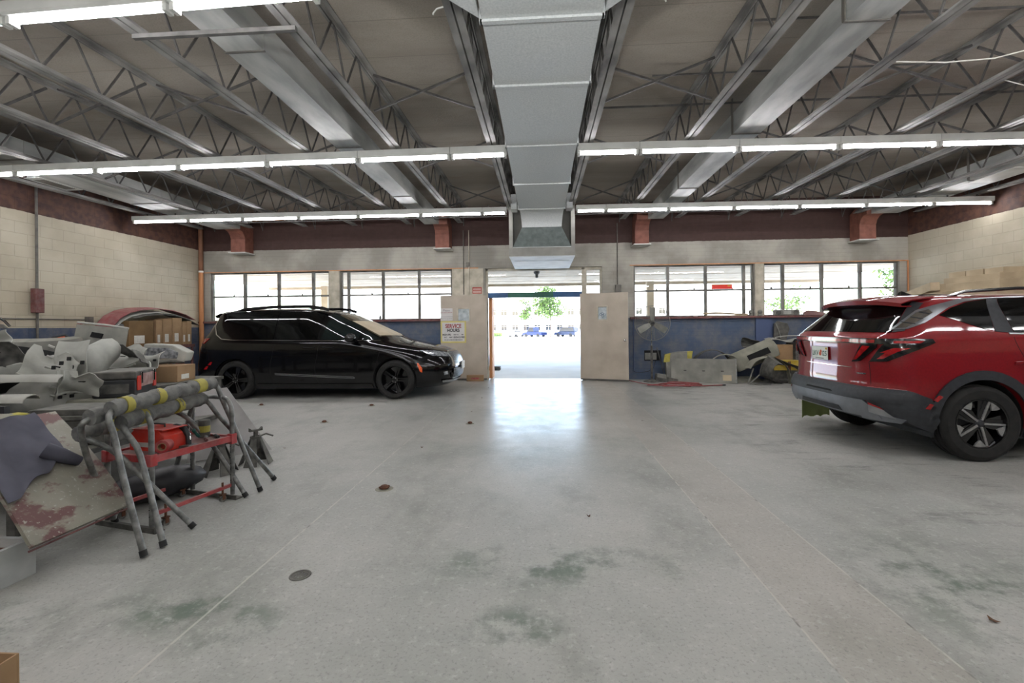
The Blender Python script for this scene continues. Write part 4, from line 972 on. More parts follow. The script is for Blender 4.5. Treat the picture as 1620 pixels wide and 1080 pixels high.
# --- folding panel stands with padded bars
def stand(name, label, frames, loc):
    t = thing(name, label, 'stand', loc); L = Vector(loc)
    for fr, tapes in frames:
        pts = [Vector(p)-L for p in fr]; n = len(pts)
        mb = MB(); sm = []
        for i in range(n-1):
            for k in range(6):
                u = k/6; p0 = pts[max(i-1, 0)]; p1 = pts[i]; p2 = pts[i+1]; p3 = pts[min(i+2, n-1)]
                sm.append(.5*((2*p1) + (-p0+p2)*u + (2*p0-5*p1+4*p2-p3)*u*u + (-p0+3*p1-3*p2+p3)*u**3))
        sm.append(pts[-1]); mb.tube(sm, .0175, 10); fo = mb.build('tube_frame', 'steel_worn', t, smooth=True)
        a, b = pts[n//2-1], pts[n//2]; d = b-a; m = 26; path = [a + d*(k/m) + V(0, 0, .006*math.sin(k*.9)) for k in range(-2, m+3)]
        rr = [.050 + .005*math.sin(k*1.7) + .003*math.sin(k*4.1) for k in range(len(path))]
        mb = MB(); mb.tube(path, rr, 12); pd = mb.build('foam_padding', mat('foam_pad', '#4c4d4e', '#6d6e6c', rough=.85, scale=14, dust='#8f8d85', dustamt=.3, bump=.25), t, smooth=True)
        for u0, u1 in tapes:
            mb = MB(); mb.tube([a + d*u0 + V(0, 0, .002), a + d*((u0+u1)/2), a + d*u1 + V(0, 0, .002)], [.0545, .0555, .054], 12); mb.build('yellow_tape_band', 'yellow_tape', pd, smooth=True)
        for u in (0, n-1):
            e = pts[u]; q = pts[1] if u == 0 else pts[-2]; dd = (q-e).normalized()
            mb = MB(); mb.tube([e - dd*.002, e + dd*.035], .0205, 10); mb.build('rubber_foot', 'rubber', fo, smooth=True)
    return t
stand('panel_stand', 'folding tube stand with the highest taped padded bars, legs straddling the red cart', [
    ([(-2.364, 2.568, 0.01), (-2.585, 2.62, .66), (-2.66, 2.72, .87), (-2.63, 3.44, .92), (-2.56, 3.54, .74), (-2.335, 3.65, .01)], ((.02, .09), (.34, .42), (.82, .93))),
    ([(-2.99, 3.02, 0.01), (-2.86, 2.68, .64), (-2.78, 2.70, .82), (-2.75, 3.42, .85), (-2.84, 3.52, .66), (-3.10, 3.62, .01)], ((.10, .2), (.55, .66)))], (-2.72, 3.08, 0))
stand('panel_stand', 'lower folding tube stand nested under the other padded one, splayed feet', [
    ([(-2.347, 2.69, 0.01), (-2.56, 2.76, .55), (-2.71, 2.83, .76), (-2.69, 3.42, .80), (-2.60, 3.56, .62), (-2.39, 3.94, .01)], ((.12, .20), (.62, .70))),
    ([(-2.366, 2.96, 0.01), (-2.76, 2.83, .52), (-2.93, 2.76, .70), (-2.90, 3.36, .73), (-2.70, 3.5, .5), (-2.37, 3.52, .01)], ((.2, .35), (.6, .7)))], (-2.6, 3.12, 0))
# --- red cart
T = thing('tool_cart', 'low steel cart with a red shelf and grey hoop handles on casters', 'cart', (-2.755, 3.26, 0), math.radians(-13))
hx, hy = .21, .31
for y in (-hy, hy):
    pts = [(-hx, y, .03), (-hx, y, .66)] + [(-hx+.10-.10*math.cos(a*PI/12), y, .68+.12*math.sin(a*PI/12)) for a in range(1, 7)] + [(hx-.10+.10*math.sin(a*PI/12), y, .68+.12*math.cos(a*PI/12)) for a in range(0, 6)] + [(hx, y, .66), (hx, y, .03)]
    mb = MB(); mb.tube(pts, .0175, 12); h = mb.build('hoop_handle', 'steel_worn', T, smooth=True)
    for s in (-1, 1):
        for k in range(8):
            mb = MB(); z = .10+.045*k; mb.cyl((s*hx, y-.019, z), (s*hx, y-.0172, z), .004, 8); mb.build('pin_hole', 'arch_liner', h)
    mb = MB(); mb.box(-hx-.07, hx+.07, y-.035, y+.035, .0, .008); mb.box(-hx-.07, hx+.07, y-.035, y-.029, .008, .035); mb.build('base_plate', 'dusty_dark', T)
for s in (-1, 1):
    for y in (-hy, hy): mb = MB(); mb.box(s*hx-.024, s*hx+.024, y-.024, y+.024, .435, .515); mb.build('red_collar', 'red_paint', T, bevel=.003)
    mb = MB(); mb.box(s*hx-.012, s*hx+.012, -hy+.02, hy-.02, .455, .50); mb.build('shelf_rail', 'red_paint', T)
    mb = MB(); mb.box(s*hx-.010, s*hx+.010, -hy+.02, hy-.02, .095, .12); mb.build('lower_rail', 'red_paint', T)
    for y in (-hy+.09, hy-.09):
        c = bpy.data.objects.new('caster', None); COL.objects.link(c); c.parent = T; c.location = (s*(hx+.001), y, 0)
        mb = MB(); mb.cyl((0, 0, .055), (0, 0, .15), .008, 10); mb.box(-.016, .016, -.02, .02, .055, .062); mb.box(-.016, -.013, -.012, .012, .02, .055); mb.box(.013, .016, -.012, .012, .02, .055); mb.build('swivel_fork', 'rust', c)
        mb = MB(); mb.cyl((-.011, 0, .0245), (.011, 0, .0245), .024, 18); mb.build('caster_wheel', 'steel_worn', c, smooth=True)
for y in (-hy, hy): mb = MB(); mb.box(-hx+.02, hx-.02, y-.012, y+.012, .455, .50); mb.build('shelf_rail', 'red_paint', T)
mb = MB(); mb.box(-hx+.012, hx-.012, -hy+.012, hy-.012, .478, .486); mb.build('shelf_tray', 'maroon', T)
TM = Matrix.Translation((-2.755, 3.26, 0)) @ Matrix.Rotation(math.radians(-13), 4, 'Z')
def on_cart(x, y, z=.487): p = TM @ V(x, y, z); return (p.x, p.y, p.z)
t = thing('toolbox', 'scuffed bright red metal toolbox on the cart shelf', 'toolbox', on_cart(-.03, -.10), math.radians(-10))
mb = MB(); mb.prism([(-.14, 0.001), (.17, 0.001), (.17, .11), (.12, .15), (-.10, .15), (-.14, .11)], 1, -.09, .09); mb.build('box_shell', 'red_bright', t, bevel=.004)
mb = MB(); mb.box(-.12, .08, -.0935, -.0905, .03, .062); mb.build('nameplate_strip', 'dusty_white', t)
mb = MB(); mb.box(-.11, .165, -.095, .095, .1505, .157); mb.build('lid_edge', 'red_bright', t)
mb = MB(); mb.tube([(-.05, 0, .157), (-.05, 0, .178), (.07, 0, .178), (.07, 0, .157)], .006, 8); mb.build('handle', 'black_plastic', t, smooth=True)
t = thing('tape_roll', 'red roll with a tan core beside the red toolbox', 'tape', on_cart(.135, -.17, .487+.046), math.radians(20))
M = Matrix.Rotation(PI/2, 4, 'X'); mb = MB(); mb.lathe([(.028, -.04), (.045, -.04), (.045, .04), (.028, .04)], 24, M, close=True); mb.build('roll', 'red_paint', t, smooth=True)
mb = MB(); mb.lathe([(.022, -.042), (.0275, -.042), (.0275, .042), (.022, .042)], 24, M, close=True); mb.build('core', 'cardboard', t, smooth=True)
def hand_tool(name, label, a, b, mh, ms, r=.011):
    a = Vector(on_cart(*a)); b = Vector(on_cart(*b)); t = thing(name, label, 'tool', a); d = b-a
    mb = MB(); mb.tube([V(0, 0, 0), d*.1, d*.3, d*.5, d*.55], [r*.7, r, r*.8, r, r*.5], 10); mb.build('grip', mh, t, smooth=True)
    mb = MB(); mb.tube([d*.55, d], r*.35, 8); mb.build('shaft', ms, t, smooth=True); return t
hand_tool('screwdriver', 'dark handled screwdriver at the far right corner of the cart shelf', (.15, .24, .50), (.02, .30, .50), 'black_plastic', 'steel_worn', .014)
hand_tool('file', 'tool with a dark red handle lying on the cart shelf', (.16, .13, .502), (.05, .20, .50), 'maroon', 'steel_worn', .013)
hand_tool('scraper', 'small tool with a teal handle standing in the clutter on the cart', (.0, .20, .50), (-.02, .12, .62), mat('teal', '#1c4a44', '#235a52', rough=.5), 'steel_worn', .014)
t = thing('air_tool', 'dark curved air tool with a chrome collar beside the red toolbox', 'tool', on_cart(.13, -.02, .49))
mb = MB(); mb.tube([(-.14, .02, .13), (-.07, .015, .15), (0, 0, .13), (.035, -.005, .08), (.04, -.01, .02)], [.012, .016, .02, .02, .018], 12); mb.build('tool_body', 'black_plastic', t, smooth=True)
mb = MB(); mb.tube([(.025, 0, .11), (.045, -.005, .085), (.055, -.01, .05)], .009, 10); mb.build('collar', 'chrome', t, smooth=True)
mb = MB(); mb.box(-.05, .07, -.05, .04, .001, .014); mb.build('foot', 'steel_worn', t)
t = thing('tin_can', 'dusty can taped yellow and black behind the tools on the cart', 'can', on_cart(-.02, .26, .487))
mb = MB(); mb.lathe([(0, .001), (.04, .001), (.04, .13), (.036, .135), (0, .135)], 20); mb.build('can_body', 'dusty_dark', t, smooth=True)
mb = MB(); mb.lathe([(.041, .04), (.0415, .07), (.041, .09)], 20); mb.build('yellow_band', 'yellow_tape', t)
# bag under the cart
mb = MB(); rows = []
for i in range(15):
    u = i/14; r = .125*math.sin(PI*min(1, u*1.02+.0))**.35 if 0 < u < 1 else .01
    rows.append([(lerp(-.34, .34, u), r*1.1*math.cos(a*PI/8) + .01*math.sin(i*2+a), .13 + r*.95*math.sin(a*PI/8) + .006*math.sin(i*1.3+a*2)) for a in range(17)])
mb.grid(rows); o = one(mb, 'bag', 'black_plastic', 'bulging black bag lying on the floor under the red cart', 'bag', smooth=True, angle=60)
bmesh_fix = o.data; o.location = (-3.05, 3.45, 0.0); o.rotation_euler = (0, 0, math.radians(62))
# jack stands
def jack(loc, rz, label):
    t = thing('jack_stand', label, 'jack stand', loc, rz, 'black jack stands behind the cart')
    for k in range(4):
        a = k*PI/2+PI/4; a2 = a+PI/2; mb = MB(); r0, r1 = .15, .045
        mb.slab([V(r0*math.cos(a-.42), r0*math.sin(a-.42), .004), V(r0*math.cos(a+.42), r0*math.sin(a+.42), .004), V(r1*math.cos(a+.5), r1*math.sin(a+.5), .26), V(r1*math.cos(a-.5), r1*math.sin(a-.5), .26)], .006); mb.build('leg', 'dusty_dark', t)
    mb = MB(); mb.lathe([(.038, .16), (.05, .16), (.05, .28), (.038, .28)], 16, close=True); mb.build('collar', 'dusty_dark', t, smooth=True)
    mb = MB(); mb.box(-.013, .013, -.02, .02, .10, .33); mb.prism([(-.06, .33), (.06, .33), (.06, .365), (.04, .345), (-.04, .345), (-.06, .365)], 1, -.018, .018); mb.build('ratchet_post', 'dusty_dark', t)
    mb = MB(); mb.tube([(.03, 0, .27), (.10, 0, .285), (.17, 0, .25)], .008, 8); mb.build('lever', 'dusty_dark', t, smooth=True)
    return t
jack((-3.02, 4.10, 0), .3, 'black steel jack stand behind the cart, the left one of two'); jack((-2.86, 4.40, 0), 1.0, 'black steel jack stand behind the cart legs, the right one of two')
# pale fender panel behind
mb = MB(); rows = []
for i in range(7):
    u = i/6; rows.append([V(*[lerp(lerp(a, b, u), lerp(c, d, u), v) + (0 if k != 1 else .03*math.sin(PI*u)*math.sin(PI*v)) for k, (a, b, c, d) in enumerate(((-3.55, -2.98, -3.62, -3.40), (4.35, 4.86, 4.62, 4.74), (.02, .02, .70, .72)))]) for v in [j/6 for j in range(7)]])
mb.sheet(rows, .012); one(mb, 'fender_panel', mat('primer_grey', '#8f8d8b', '#a5a2a0', rough=.6, scale=4), 'pale primer-grey car panel leaning behind the cart, corner on the floor', 'car panel', smooth=True)
# --- tables that carry the scrap
def table(name, x0, x1, y0, y1, z, label, m='dusty_dark'):
    t = thing(name, label, 'table', ((x0+x1)/2, (y0+y1)/2, 0)); a = (x1-x0)/2; b = (y1-y0)/2
    mb = MB(); mb.box(-a, a, -b, b, z-.04, z); mb.build('table_top', m, t)
    for sx in (-1, 1):
        for sy in (-1, 1): mb = MB(); mb.box(sx*(a-.05)-.03, sx*(a-.05)+.03, sy*(b-.05)-.03, sy*(b-.05)+.03, 0, z-.0405); mb.build('leg', m, t)
    return t
table('work_table', -6.8, -3.42, 2.75, 4.72, .45, 'low dark table under the black case and dusty bumpers')
table('work_table', -6.9, -4.42, 5.0, 6.1, .70, 'higher dark table under the long cardboard box')
# tote
t = thing('plastic_tote', 'black plastic case with a dusty ribbed lid on the low table', 'case', (-3.72, 3.50, .451), math.radians(8))
mb = MB(); mb.box(-.30, .30, -.17, .17, 0.001, .20); mb.build('case_body', 'black_dusty', t, bevel=.015)
mb = MB(); mb.box(-.32, .32, -.19, .19, .201, .235); mb.prism([(-.31, .236), (.31, .236), (.27, .285), (-.27, .285)], 1, -.17, .17); mb.build('case_lid', 'dusty_dark', t, bevel=.006)
# toolbox on a crate
mb = MB(); mb.box(-.30, .36, -.32, .30, 0.001, .248); o = one(mb, 'crate', 'dusty_olive', 'dusty grey crate under the black and red toolbox', 'crate', bevel=.01); o.location = (-4.24, 4.36, .451); o.rotation_euler = (0, 0, .2)
t = thing('toolbox', 'black plastic toolbox with red latches and a clear lid window', 'toolbox', (-4.19, 4.36, .701), math.radians(24))
mb = MB(); mb.box(-.17, .17, -.26, .26, 0.001, .17); mb.build('box_body', 'black_plastic', t, bevel=.012)
mb = MB(); mb.box(-.175, .175, -.265, .265, .171, .25); mb.build('box_lid', 'black_dusty', t, bevel=.015)
mb = MB(); mb.box(-.12, .12, -.266, -.2605, .04, .13); mb.build('side_recess', 'dusty_dark', t)
for y in (-.20, .19):
    mb = MB(); mb.box(.1705, .184, y-.035, y+.035, .06, .20); mb.build('latch', 'red_bright', t, bevel=.003)
mb = MB(); mb.box(.1755, .180, -.15, .14, .09, .215); mb.build('lid_window', mat('pink_foil', '#b9938c', '#d8bdb6', rough=.25, metal=.3, scale=12), t)
for y in (-.155, .155): mb = MB(); mb.box(.176, .19, y-.02, y+.02, .12, .235); mb.build('clasp', 'chrome', t, bevel=.003)
# long cardboard box with trims on it
carton('cardboard_box', (-4.93, 5.48, .701), (.86, .36, .20), math.radians(8), 'long plain cardboard box on the higher table behind the toolbox')
mb = MB(); pts = [(-5.35, 5.35, .918), (-5.1, 5.42, .922), (-4.85, 5.45, .935), (-4.62, 5.50, .948), (-4.55, 5.56, .93)]
mb.tube(pts, [.012, .02, .026, .022, .01], 8); one(mb, 'trim_strip', 'black_dusty', 'dark curved trim strip lying along the long cardboard box', 'trim piece', smooth=True)
# --- bumper scrap
def bumper(name, label, M, W=1.5, D=.45, H=.42, m='dusty_white', slot=None, lip=.08, th=.006, bulge=.05, tilt=.1, group='dusty bumper covers'):
    """U-shaped moulded cover: plan curve W wide with arms D long, wall height H with a rolled lip"""
    t = thing(name, label, 'bumper'); t.matrix_world = M
    prof = [(-lip, H*.02), (-.01, 0), (.0, .01), (bulge*.6, H*.25), (bulge, H*.5), (bulge*.75, H*.75), (.0, H*.97), (-lip*1.2, H)]
    n = 30; rows = []
    for i in range(n+1):
        u = i/n*2-1; s = abs(u)
        ax = W/2*math.sin(min(1, s/.72)*PI/2)*(1 if u > 0 else -1); ay = -D*.35*(min(1, s/.72)**2.4) - (D*.75*(max(0, s-.72)/.28))
        if s > .72: ax = (W/2+.02*(s-.72))*(1 if u > 0 else -1)
        nx = math.sin(min(1, s/.8)*PI/2)*(1 if u > 0 else -1); ny = math.cos(min(1, s/.8)*PI/2)
        hs = 1 - .35*max(0, (s-.6)/.4)
        rows.append([V(ax + nx*o_, ay + ny*o_, H/2 + (z-H/2)*hs + tilt*s*s*.3) for o_, z in prof])
    mb = MB(); mb.sheet(rows, th); mb.build('cover_shell', m, t, smooth=True, angle=55)
    if slot:
        for x0, x1, z0, z1 in slot:
            mb = MB(); rr = []
            for k in range(7):
                x = lerp(x0, x1, k/6); q = max(-1, min(1, x/(W/2))); s = math.asin(q)/(PI/2)*.72; ay = -D*.35*(min(1, abs(s)/.72)**2.4)
                rr.append([V(x, ay+bulge*1.15+.004, z0), V(x, ay+bulge*1.15+.004, z1)])
            mb.sheet(rr, .004); mb.build('grille_opening', 'arch_liner', t)
    return t
def TRS(x, y, z, rz=0, rx=0, ry=0): return Matrix.Translation((x, y, z)) @ Euler((math.radians(rx), math.radians(ry), math.radians(rz))).to_matrix().to_4x4()
bumper('bumper_cover', 'dusty white bumper cover lying nearest on the low table at the left edge', TRS(-5.15, 4.1, .56, 160, 8, 5), 1.4, .45, .30)
bumper('bumper_cover', 'dusty white bumper cover with an arm curling up left of the black toolbox', TRS(-5.05, 4.2, .70, 195, -20, 8), 1.1, .5, .36, slot=[(-.3, .3, .1, .2)])
bumper('bumper_cover', 'dusty white bumper cover standing tilted on top of the scrap pile', TRS(-5.6, 4.5, .98, 215, 40, -12), .8, .4, .26, slot=[(-.35, .05, .12, .22)])
bumper('bumper_cover', 'dusty grey bumper cover behind the toolbox with its open edge up', TRS(-5.75, 5.45, .74, 160, 20, 6), 1.0, .35, .30, 'dusty_grey')
bumper('bumper_cover', 'dusty grey bumper cover at the far left of the scrap pile', TRS(-6.1, 4.9, .80, 190, -15, 0), 1.5, .5, .45, 'dusty_grey')
for k, (x, y, z, l, rz, lab) in enumerate(((-4.95, 3.35, .80, 1.5, 14, 'long dusty rocker panel on top of the low table, red showing at its edge'), (-5.1, 3.75, .93, 1.6, 10, 'long dusty sill panel, upper one of two at the left edge'))):
    mb = MB(); rows = [[(lerp(-l/2, l/2, i/10), .09*math.cos(a*PI/6), .05*math.sin(a*PI/6)+.01*math.sin(i*.8)) for a in range(7)] for i in range(11)]
    mb.sheet(rows, .008); o = one(mb, 'rocker_panel', mat('dusty_redwhite', '#8b8a82', '#a3a29a', rough=.8, scale=4, dust='#a8a79e', dustamt=.45), lab, 'car panel', smooth=True); o.location = (x, y, z); o.rotation_euler = (.1, .05, math.radians(rz))
mb = MB(); mb.box(-.55, .32, -.02, .02, -.215, .085); one(mb, 'filler_board', 'black_plastic', 'dark board under the long dusty panels at the left edge', 'board').location = (-4.55, 3.36, .67)
mb = MB(); rows = [[(u*.55-.1*v, .02*math.sin(u*3)*math.cos(v*2), v*.48 + .05*u) for v in [j/8 for j in range(9)]] for u in [i/8 for i in range(9)]]
mb.sheet(rows, .012); o = tag(thing('trim_panel', 'grey tailgate trim panel leaning up out of the scrap by the wall conduit', 'car panel', (-5.45, 4.95, .95)), None)
o.rotation_euler = (math.radians(-15), math.radians(12), math.radians(10)); p_ = mb.build('panel_skin', 'dusty_grey', o, smooth=True)
mb = MB(); mb.tube([(0.0-.1, -.01, .50), (.20, -.01, .53), (.45, -.01, .54)], .013, 8); mb.build('top_edge', 'dusty_white', o, smooth=True)
mb = MB(); mb.box(.10, .22, -.028, -.014, .36, .42); mb.build('handle_recess', 'arch_liner', o)
# moulded brackets
def bracket(M, label, w=.26, h=.34):
    t = thing('mounting_bracket', label, 'bracket'); t.matrix_world = M
    mb = MB(); rows = [[(u*w-w/2, .05*math.sin(u*4)+.03*math.cos(v*5), v*h) for v in [j/8 for j in range(9)]] for u in [i/6 for i in range(7)]]
    mb.sheet(rows, .008); mb.build('bracket_plate', 'dusty_white', t, smooth=True)
    for k in range(5):
        mb = MB(); x = -w*.4+w*.2*k; mb.box(x-.014, x+.014, -.075, -.06, h*(.15+.12*(k % 3)), h*(.25+.12*(k % 3))); mb.build('clip_hole', 'arch_liner', t)
    for k in range(3): mb = MB(); mb.tube([(-w/2-.01, -.02, h*(.2+.3*k)), (-w/2-.05, -.04, h*(.2+.3*k)+.02)], .012, 6); mb.build('clip_tab', 'dusty_white', t)
    return t
bracket(TRS(-4.50, 4.10, .92, 25, -15), 'pale moulded bracket with slots perched above the black toolbox\'s left side')
bracket(TRS(-4.44, 3.98, .70, 70, 10), 'pale moulded bracket hanging down left of the black toolbox', .14, .28)
bracket(TRS(-4.62, 5.02, .90, 10, -40), 'curled pale bracket beside the long cardboard box', .34, .22)
# headlamp unit and panel behind
t = thing('headlamp_unit', 'loose car headlamp housing with an orange corner on the scrap pile', 'headlamp', (-4.95, 5.75, 1.10), math.radians(10))
mb = MB(); mb.prism([(-.28, 0), (.26, -.02), (.30, .10), (.12, .20), (-.22, .22)], 1, -.09, .09); mb.build('housing', 'dusty_white', t, bevel=.015)
mb = MB(); mb.prism([(-.22, .03), (.18, .02), (.20, .10), (.08, .16), (-.17, .17)], 1, -.105, -.0905); mb.build('lens', 'headlamp', t, bevel=.004)
t.location.z = .95
t = thing('corner_lamp', 'amber corner lamp glowing orange in the scrap on the wall rack', 'lamp', (-8.25, 7.42, 1.12), math.radians(35))
mb = MB(); mb.prism([(-.16, .12), (.02, .16), (.16, -.02), (.14, -.06), (-.02, -.04)], 1, -.05, .04); mb.build('lamp_shell', 'black_plastic', t)
mb = MB(); mb.prism([(-.12, .10), (.01, .13), (.12, 0), (.11, -.03), (-.01, -.01)], 1, -.062, -.0505); mb.build('amber_lens', 'orange_lamp', t)
# --- leaning hood panel with jacket
A = V(-2.70, 2.82, .20); Bq = V(-2.70, 2.24, .20); D = V(-3.42, 3.02, .735); up = D-A; nrm = (Bq-A).cross(up).normalized()
if nrm.z < 0: nrm = -nrm
def hp(u, v, o=0): return A + (Bq-A)*u + up*v + nrm*(o + .025*math.sin(PI*min(1, max(0, v)))*1)
t = thing('hood_panel', 'dusty car hood panel with worn dark red patches, propped up under a jacket', 'car panel', (0, 0, 0))
mb = MB(); rows = []
for i in range(13):
    u = i/12*1.6; rows.append([hp(u if 1 else u, v) for v in [j/12*1.05 for j in range(13)]])
rows = [[hp(min(1, u) , v) for v in [j/12*1.05 for j in range(13)]] for u in [i/12 for i in range(13)]]
mb.sheet(rows, -.022)
m, N, L, b = nodes('hood_mat'); g = N.new('ShaderNodeNewGeometry'); P = g.outputs['Position']
c = mixc(N, L, ramp(N, L, noise(N, L, P, 3, 6), .35, .65), srgb('#7d7a6e'), srgb('#8d897d'))
c = mixc(N, L, mth(N, L, 'MULTIPLY', ramp(N, L, noise(N, L, P, 3.6, 5, .6, (1, 1, 2.5)), .52, .60), .8), c, srgb('#5f2f33'))
c = mixc(N, L, mth(N, L, 'MULTIPLY', ramp(N, L, noise(N, L, P, 55, 4, .6), .6, .68), .8), c, srgb('#a8a79c'))
L.new(c, b.inputs['Base Color']); b.inputs['Roughness'].default_value = .6
mb.build('panel_skin', 'hood_mat', t, smooth=True)
mb = MB(); mb.tube([hp(i/8, -.005, -.01) for i in range(9)], .006, 8); mb.build('lower_hem', 'maroon', t, smooth=True)
mb = MB(); rows = []
for i in range(31):
    u = i/30; r = []; uu = lerp(.30, 1.02, u)
    lo = .56 - .26*u + .02*math.sin(u*13)
    for j in range(23):
        v = j/22; vv = lerp(lo, 1.02, v)
        o = .034 + .010*(1+math.sin(u*15 + v*3.2)) + .006*(1+math.sin(v*9+u*5)) + .025*v*v
        r.append(hp(uu, vv, o))
    rows.append(r)
mb.sheet(rows, .006); one(mb, 'jacket', 'cloth_navy', 'crumpled dark navy jacket draped over the dusty hood panel', 'jacket', smooth=True, angle=70)
mb = MB(); mb.tube([hp(.50, .62, .07), hp(.40, .54, .07), hp(.31, .49, .06), hp(.24, .46, .05)], [.05, .045, .036, .03], 10); mb.build('sleeve', 'cloth_navy', bpy.data.objects['jacket'], smooth=True, angle=70)
# gloves
for k, (x, y, z, lab) in enumerate(((-3.62, 2.86, .60, 'lowest of the pile'), (-3.66, 2.86, .68, 'middle of the pile'), (-3.72, 2.90, .755, 'on top of the pile'))):
    t = thing('work_glove', 'yellow and grey work glove at the left edge, ' + lab, 'glove', (x, y, z), .3+k*.5)
    mb = MB(); M = Matrix.Diagonal((.10, .055, .028, 1)); mb.lathe([(0, -1), (.7, -.7), (1, 0), (.7, .7), (0, 1)], 14, M @ Matrix.Rotation(PI/2, 4, 'Y') if 0 else M)
    mb.build('palm', 'dusty_olive' if k != 1 else 'yellow_tape', t, smooth=True)
    for f in range(4): mb = MB(); mb.tube([(.05, -.036+.024*f, 0), (.12, -.04+.026*f, .006), (.155, -.04+.026*f, -.004)], [.013, .012, .008], 8); mb.build('finger', 'yellow_tape', t, smooth=True)
    mb = MB(); mb.tube([(0, .05, 0), (.04, .085, .006), (.07, .095, 0)], [.015, .013, .009], 8); mb.build('thumb', 'yellow_tape', t, smooth=True)
mb = MB(); mb.box(-.19, .19, -.14, .14, .0, .13); o = one(mb, 'parts_carton', 'dusty_olive', 'dusty flat carton under the yellow gloves', 'box', bevel=.008); o.location = (-3.62, 2.93, .451)
# --- foreground left
t = thing('parts_tray', 'pale grey chunky open tray on the floor at the left edge', 'tray', (-3.10, 2.05, 0), 0)
mb = MB()
mb.box(-.27, .27, -.32, .33, 0, .05); mb.box(.245, .27, -.32, .33, .0501, .20); mb.box(-.27, -.245, -.32, .33, .0501, .20); mb.box(-.2449, .2449, .305, .33, .0501, .20); mb.box(-.2449, .2449, -.32, -.295, .0501, .20)
mb.build('tray_shell', mat('pale_plastic', '#a3a5a3', '#b9bbb8', rough=.6, scale=6, bump=.05), t)
mb = MB(); mb.box(-.244, .244, -.294, .304, .0505, .15); mb.build('dark_sediment', 'rust', t)
t = thing('cardboard_box', 'small open cardboard box cut off by the lower left corner', 'box', (-2.035, 1.36, 0), 0)
mb = MB(); s_ = .16
for bx in ((-s_, s_, -s_, -s_+.006, 0, .2), (-s_, s_, s_-.006, s_, 0, .2), (-s_, -s_+.006, -s_+.007, s_-.007, 0, .2), (s_-.006, s_, -s_+.007, s_-.007, 0, .2), (-s_+.007, s_-.007, -s_+.007, s_-.007, 0, .006)): mb.box(*bx)
mb.build('box_walls', 'cardboard', t)
mb = MB(); mb.box(s_+.0005, s_+.0015, -.02, .08, .02, .13); mb.build('paper_label', 'label_white', t)
# --- rack along the left wall
t = thing('wall_rack', 'long maroon steel rack along the left block wall', 'rack', (-8.72, 8.2, 0))
for z in (.40, .965):
    mb = MB(); mb.box(-.28, .30, -2.45, 2.40, z, z+.012); mb.build('shelf', 'maroon', t)
    mb = MB(); mb.box(.30, .32, -2.45, 2.40, z-.035, z+.035); mb.build('edge_rail', 'maroon', t)
for y in (-2.40, -.8, .8, 2.35):
    for x in (-.27, .285): mb = MB(); mb.box(x-.02, x+.02, y-.02, y+.02, 0, .93); mb.build('upright', 'maroon', t)
zs = .978
carton('carton', (-8.70, 9.17, zs), (.50, .60, .56), 0, 'large brown carton on the wall rack under the red bumper arch', m=mat('carton_dark', '#6b5233', '#7d6240', rough=.85, scale=3))
for k, (y0, y1, z1, lab) in enumerate(((9.54, 9.70, .58, 'narrow upright carton beside the large brown one on the rack'), (9.72, 9.97, .61, 'second upright carton from the large brown one, with a torn label'), (9.99, 10.26, .64, 'widest upright carton in the row on the rack'), (10.275, 10.40, .54, 'thin low upright carton near the van\'s tail'), (10.415, 10.56, .57, 'last upright carton in the row, touching the van\'s outline'))):
    carton('carton', (-8.66, (y0+y1)/2, zs), (.42, y1-y0, z1), 0, lab, group='upright cartons on the wall rack')
def archsheet(pts, x0, x1, th, sag=0):
    rows = []
    n = len(pts)
    for i in range(n*4-3):
        k = i//4; f = (i % 4)/4; a = pts[k]; c = pts[min(k+1, n-1)]; y = lerp(a[0], c[0], f); z = lerp(a[1], c[1], f)
        rows.append([(lerp(x0, x1, j/5), y, z - sag*(j/5)**2) for j in range(6)])
    mb = MB(); mb.sheet(rows, th); return mb
pts = [(8.55, 1.04), (8.58, 1.25), (8.66, 1.46), (8.82, 1.64), (9.06, 1.76), (9.36, 1.83), (9.8, 1.86), (10.2, 1.83), (10.55, 1.75), (10.86, 1.62)]
t = thing('bumper_cover', 'dark red bumper cover arched over the cartons on the wall rack', 'bumper', (0, 0, 0), group='dusty bumper covers')
archsheet(pts, -8.96, -8.58, .01, .04).build('cover_shell', mat('red_dusty', '#7b2a30', '#8f3a3f', rough=.55, scale=5, dust='#9b8f8a', dustamt=.25), t, smooth=True)
archsheet([(y, z-.07) for y, z in pts[2:]], -8.95, -8.56, .008, .06).build('inner_liner', 'dusty_white', t, smooth=True)
archsheet([(y+.02, z-.12) for y, z in pts[4:]], -8.93, -8.50, .008, .05).build('foam_absorber', 'dusty_dark', t, smooth=True)
mb = MB(); rows = []
for i in range(11):
    rows.append([(-8.55+.10*math.cos(a*.6)*math.sin(i*.3+.3)+.03*math.sin(i*2+a), 8.62+.22*(i/10), 1.0+.045*a+.03*math.sin(i+a*1.7)) for a in range(11)])
mb.sheet(rows, .004); one(mb, 'plastic_bag', mat('grey_film', '#5f6160', '#9a9c9b', rough=.25, scale=9), 'crumpled grey plastic bag on the rack under the red arch', 'bag', smooth=True)
t = thing('angle_iron', 'red steel bar leaning against the left end of the arched bumper', 'bar', (-8.40, 8.02, .98))
mb = MB(); mb.bar((0, -.06, 0), (.0, -.20, .50), .05, .05); mb.build('bar_face', 'red_paint', t)
mb = MB(); mb.tube([(-8.36, 8.9, .985), (-8.33, 9.2, .99), (-8.36, 9.5, 1.01), (-8.34, 9.62, .95), (-8.345, 9.55, .90), (-8.345, 9.3, .94), (-8.36, 9.1, .985)], .008, 6); one(mb, 'extension_cord', mat('orange_cord', '#a8552f', '#b8643a', rough=.5), 'thin orange cord looped over the rack edge below the cartons', 'cord', smooth=True)
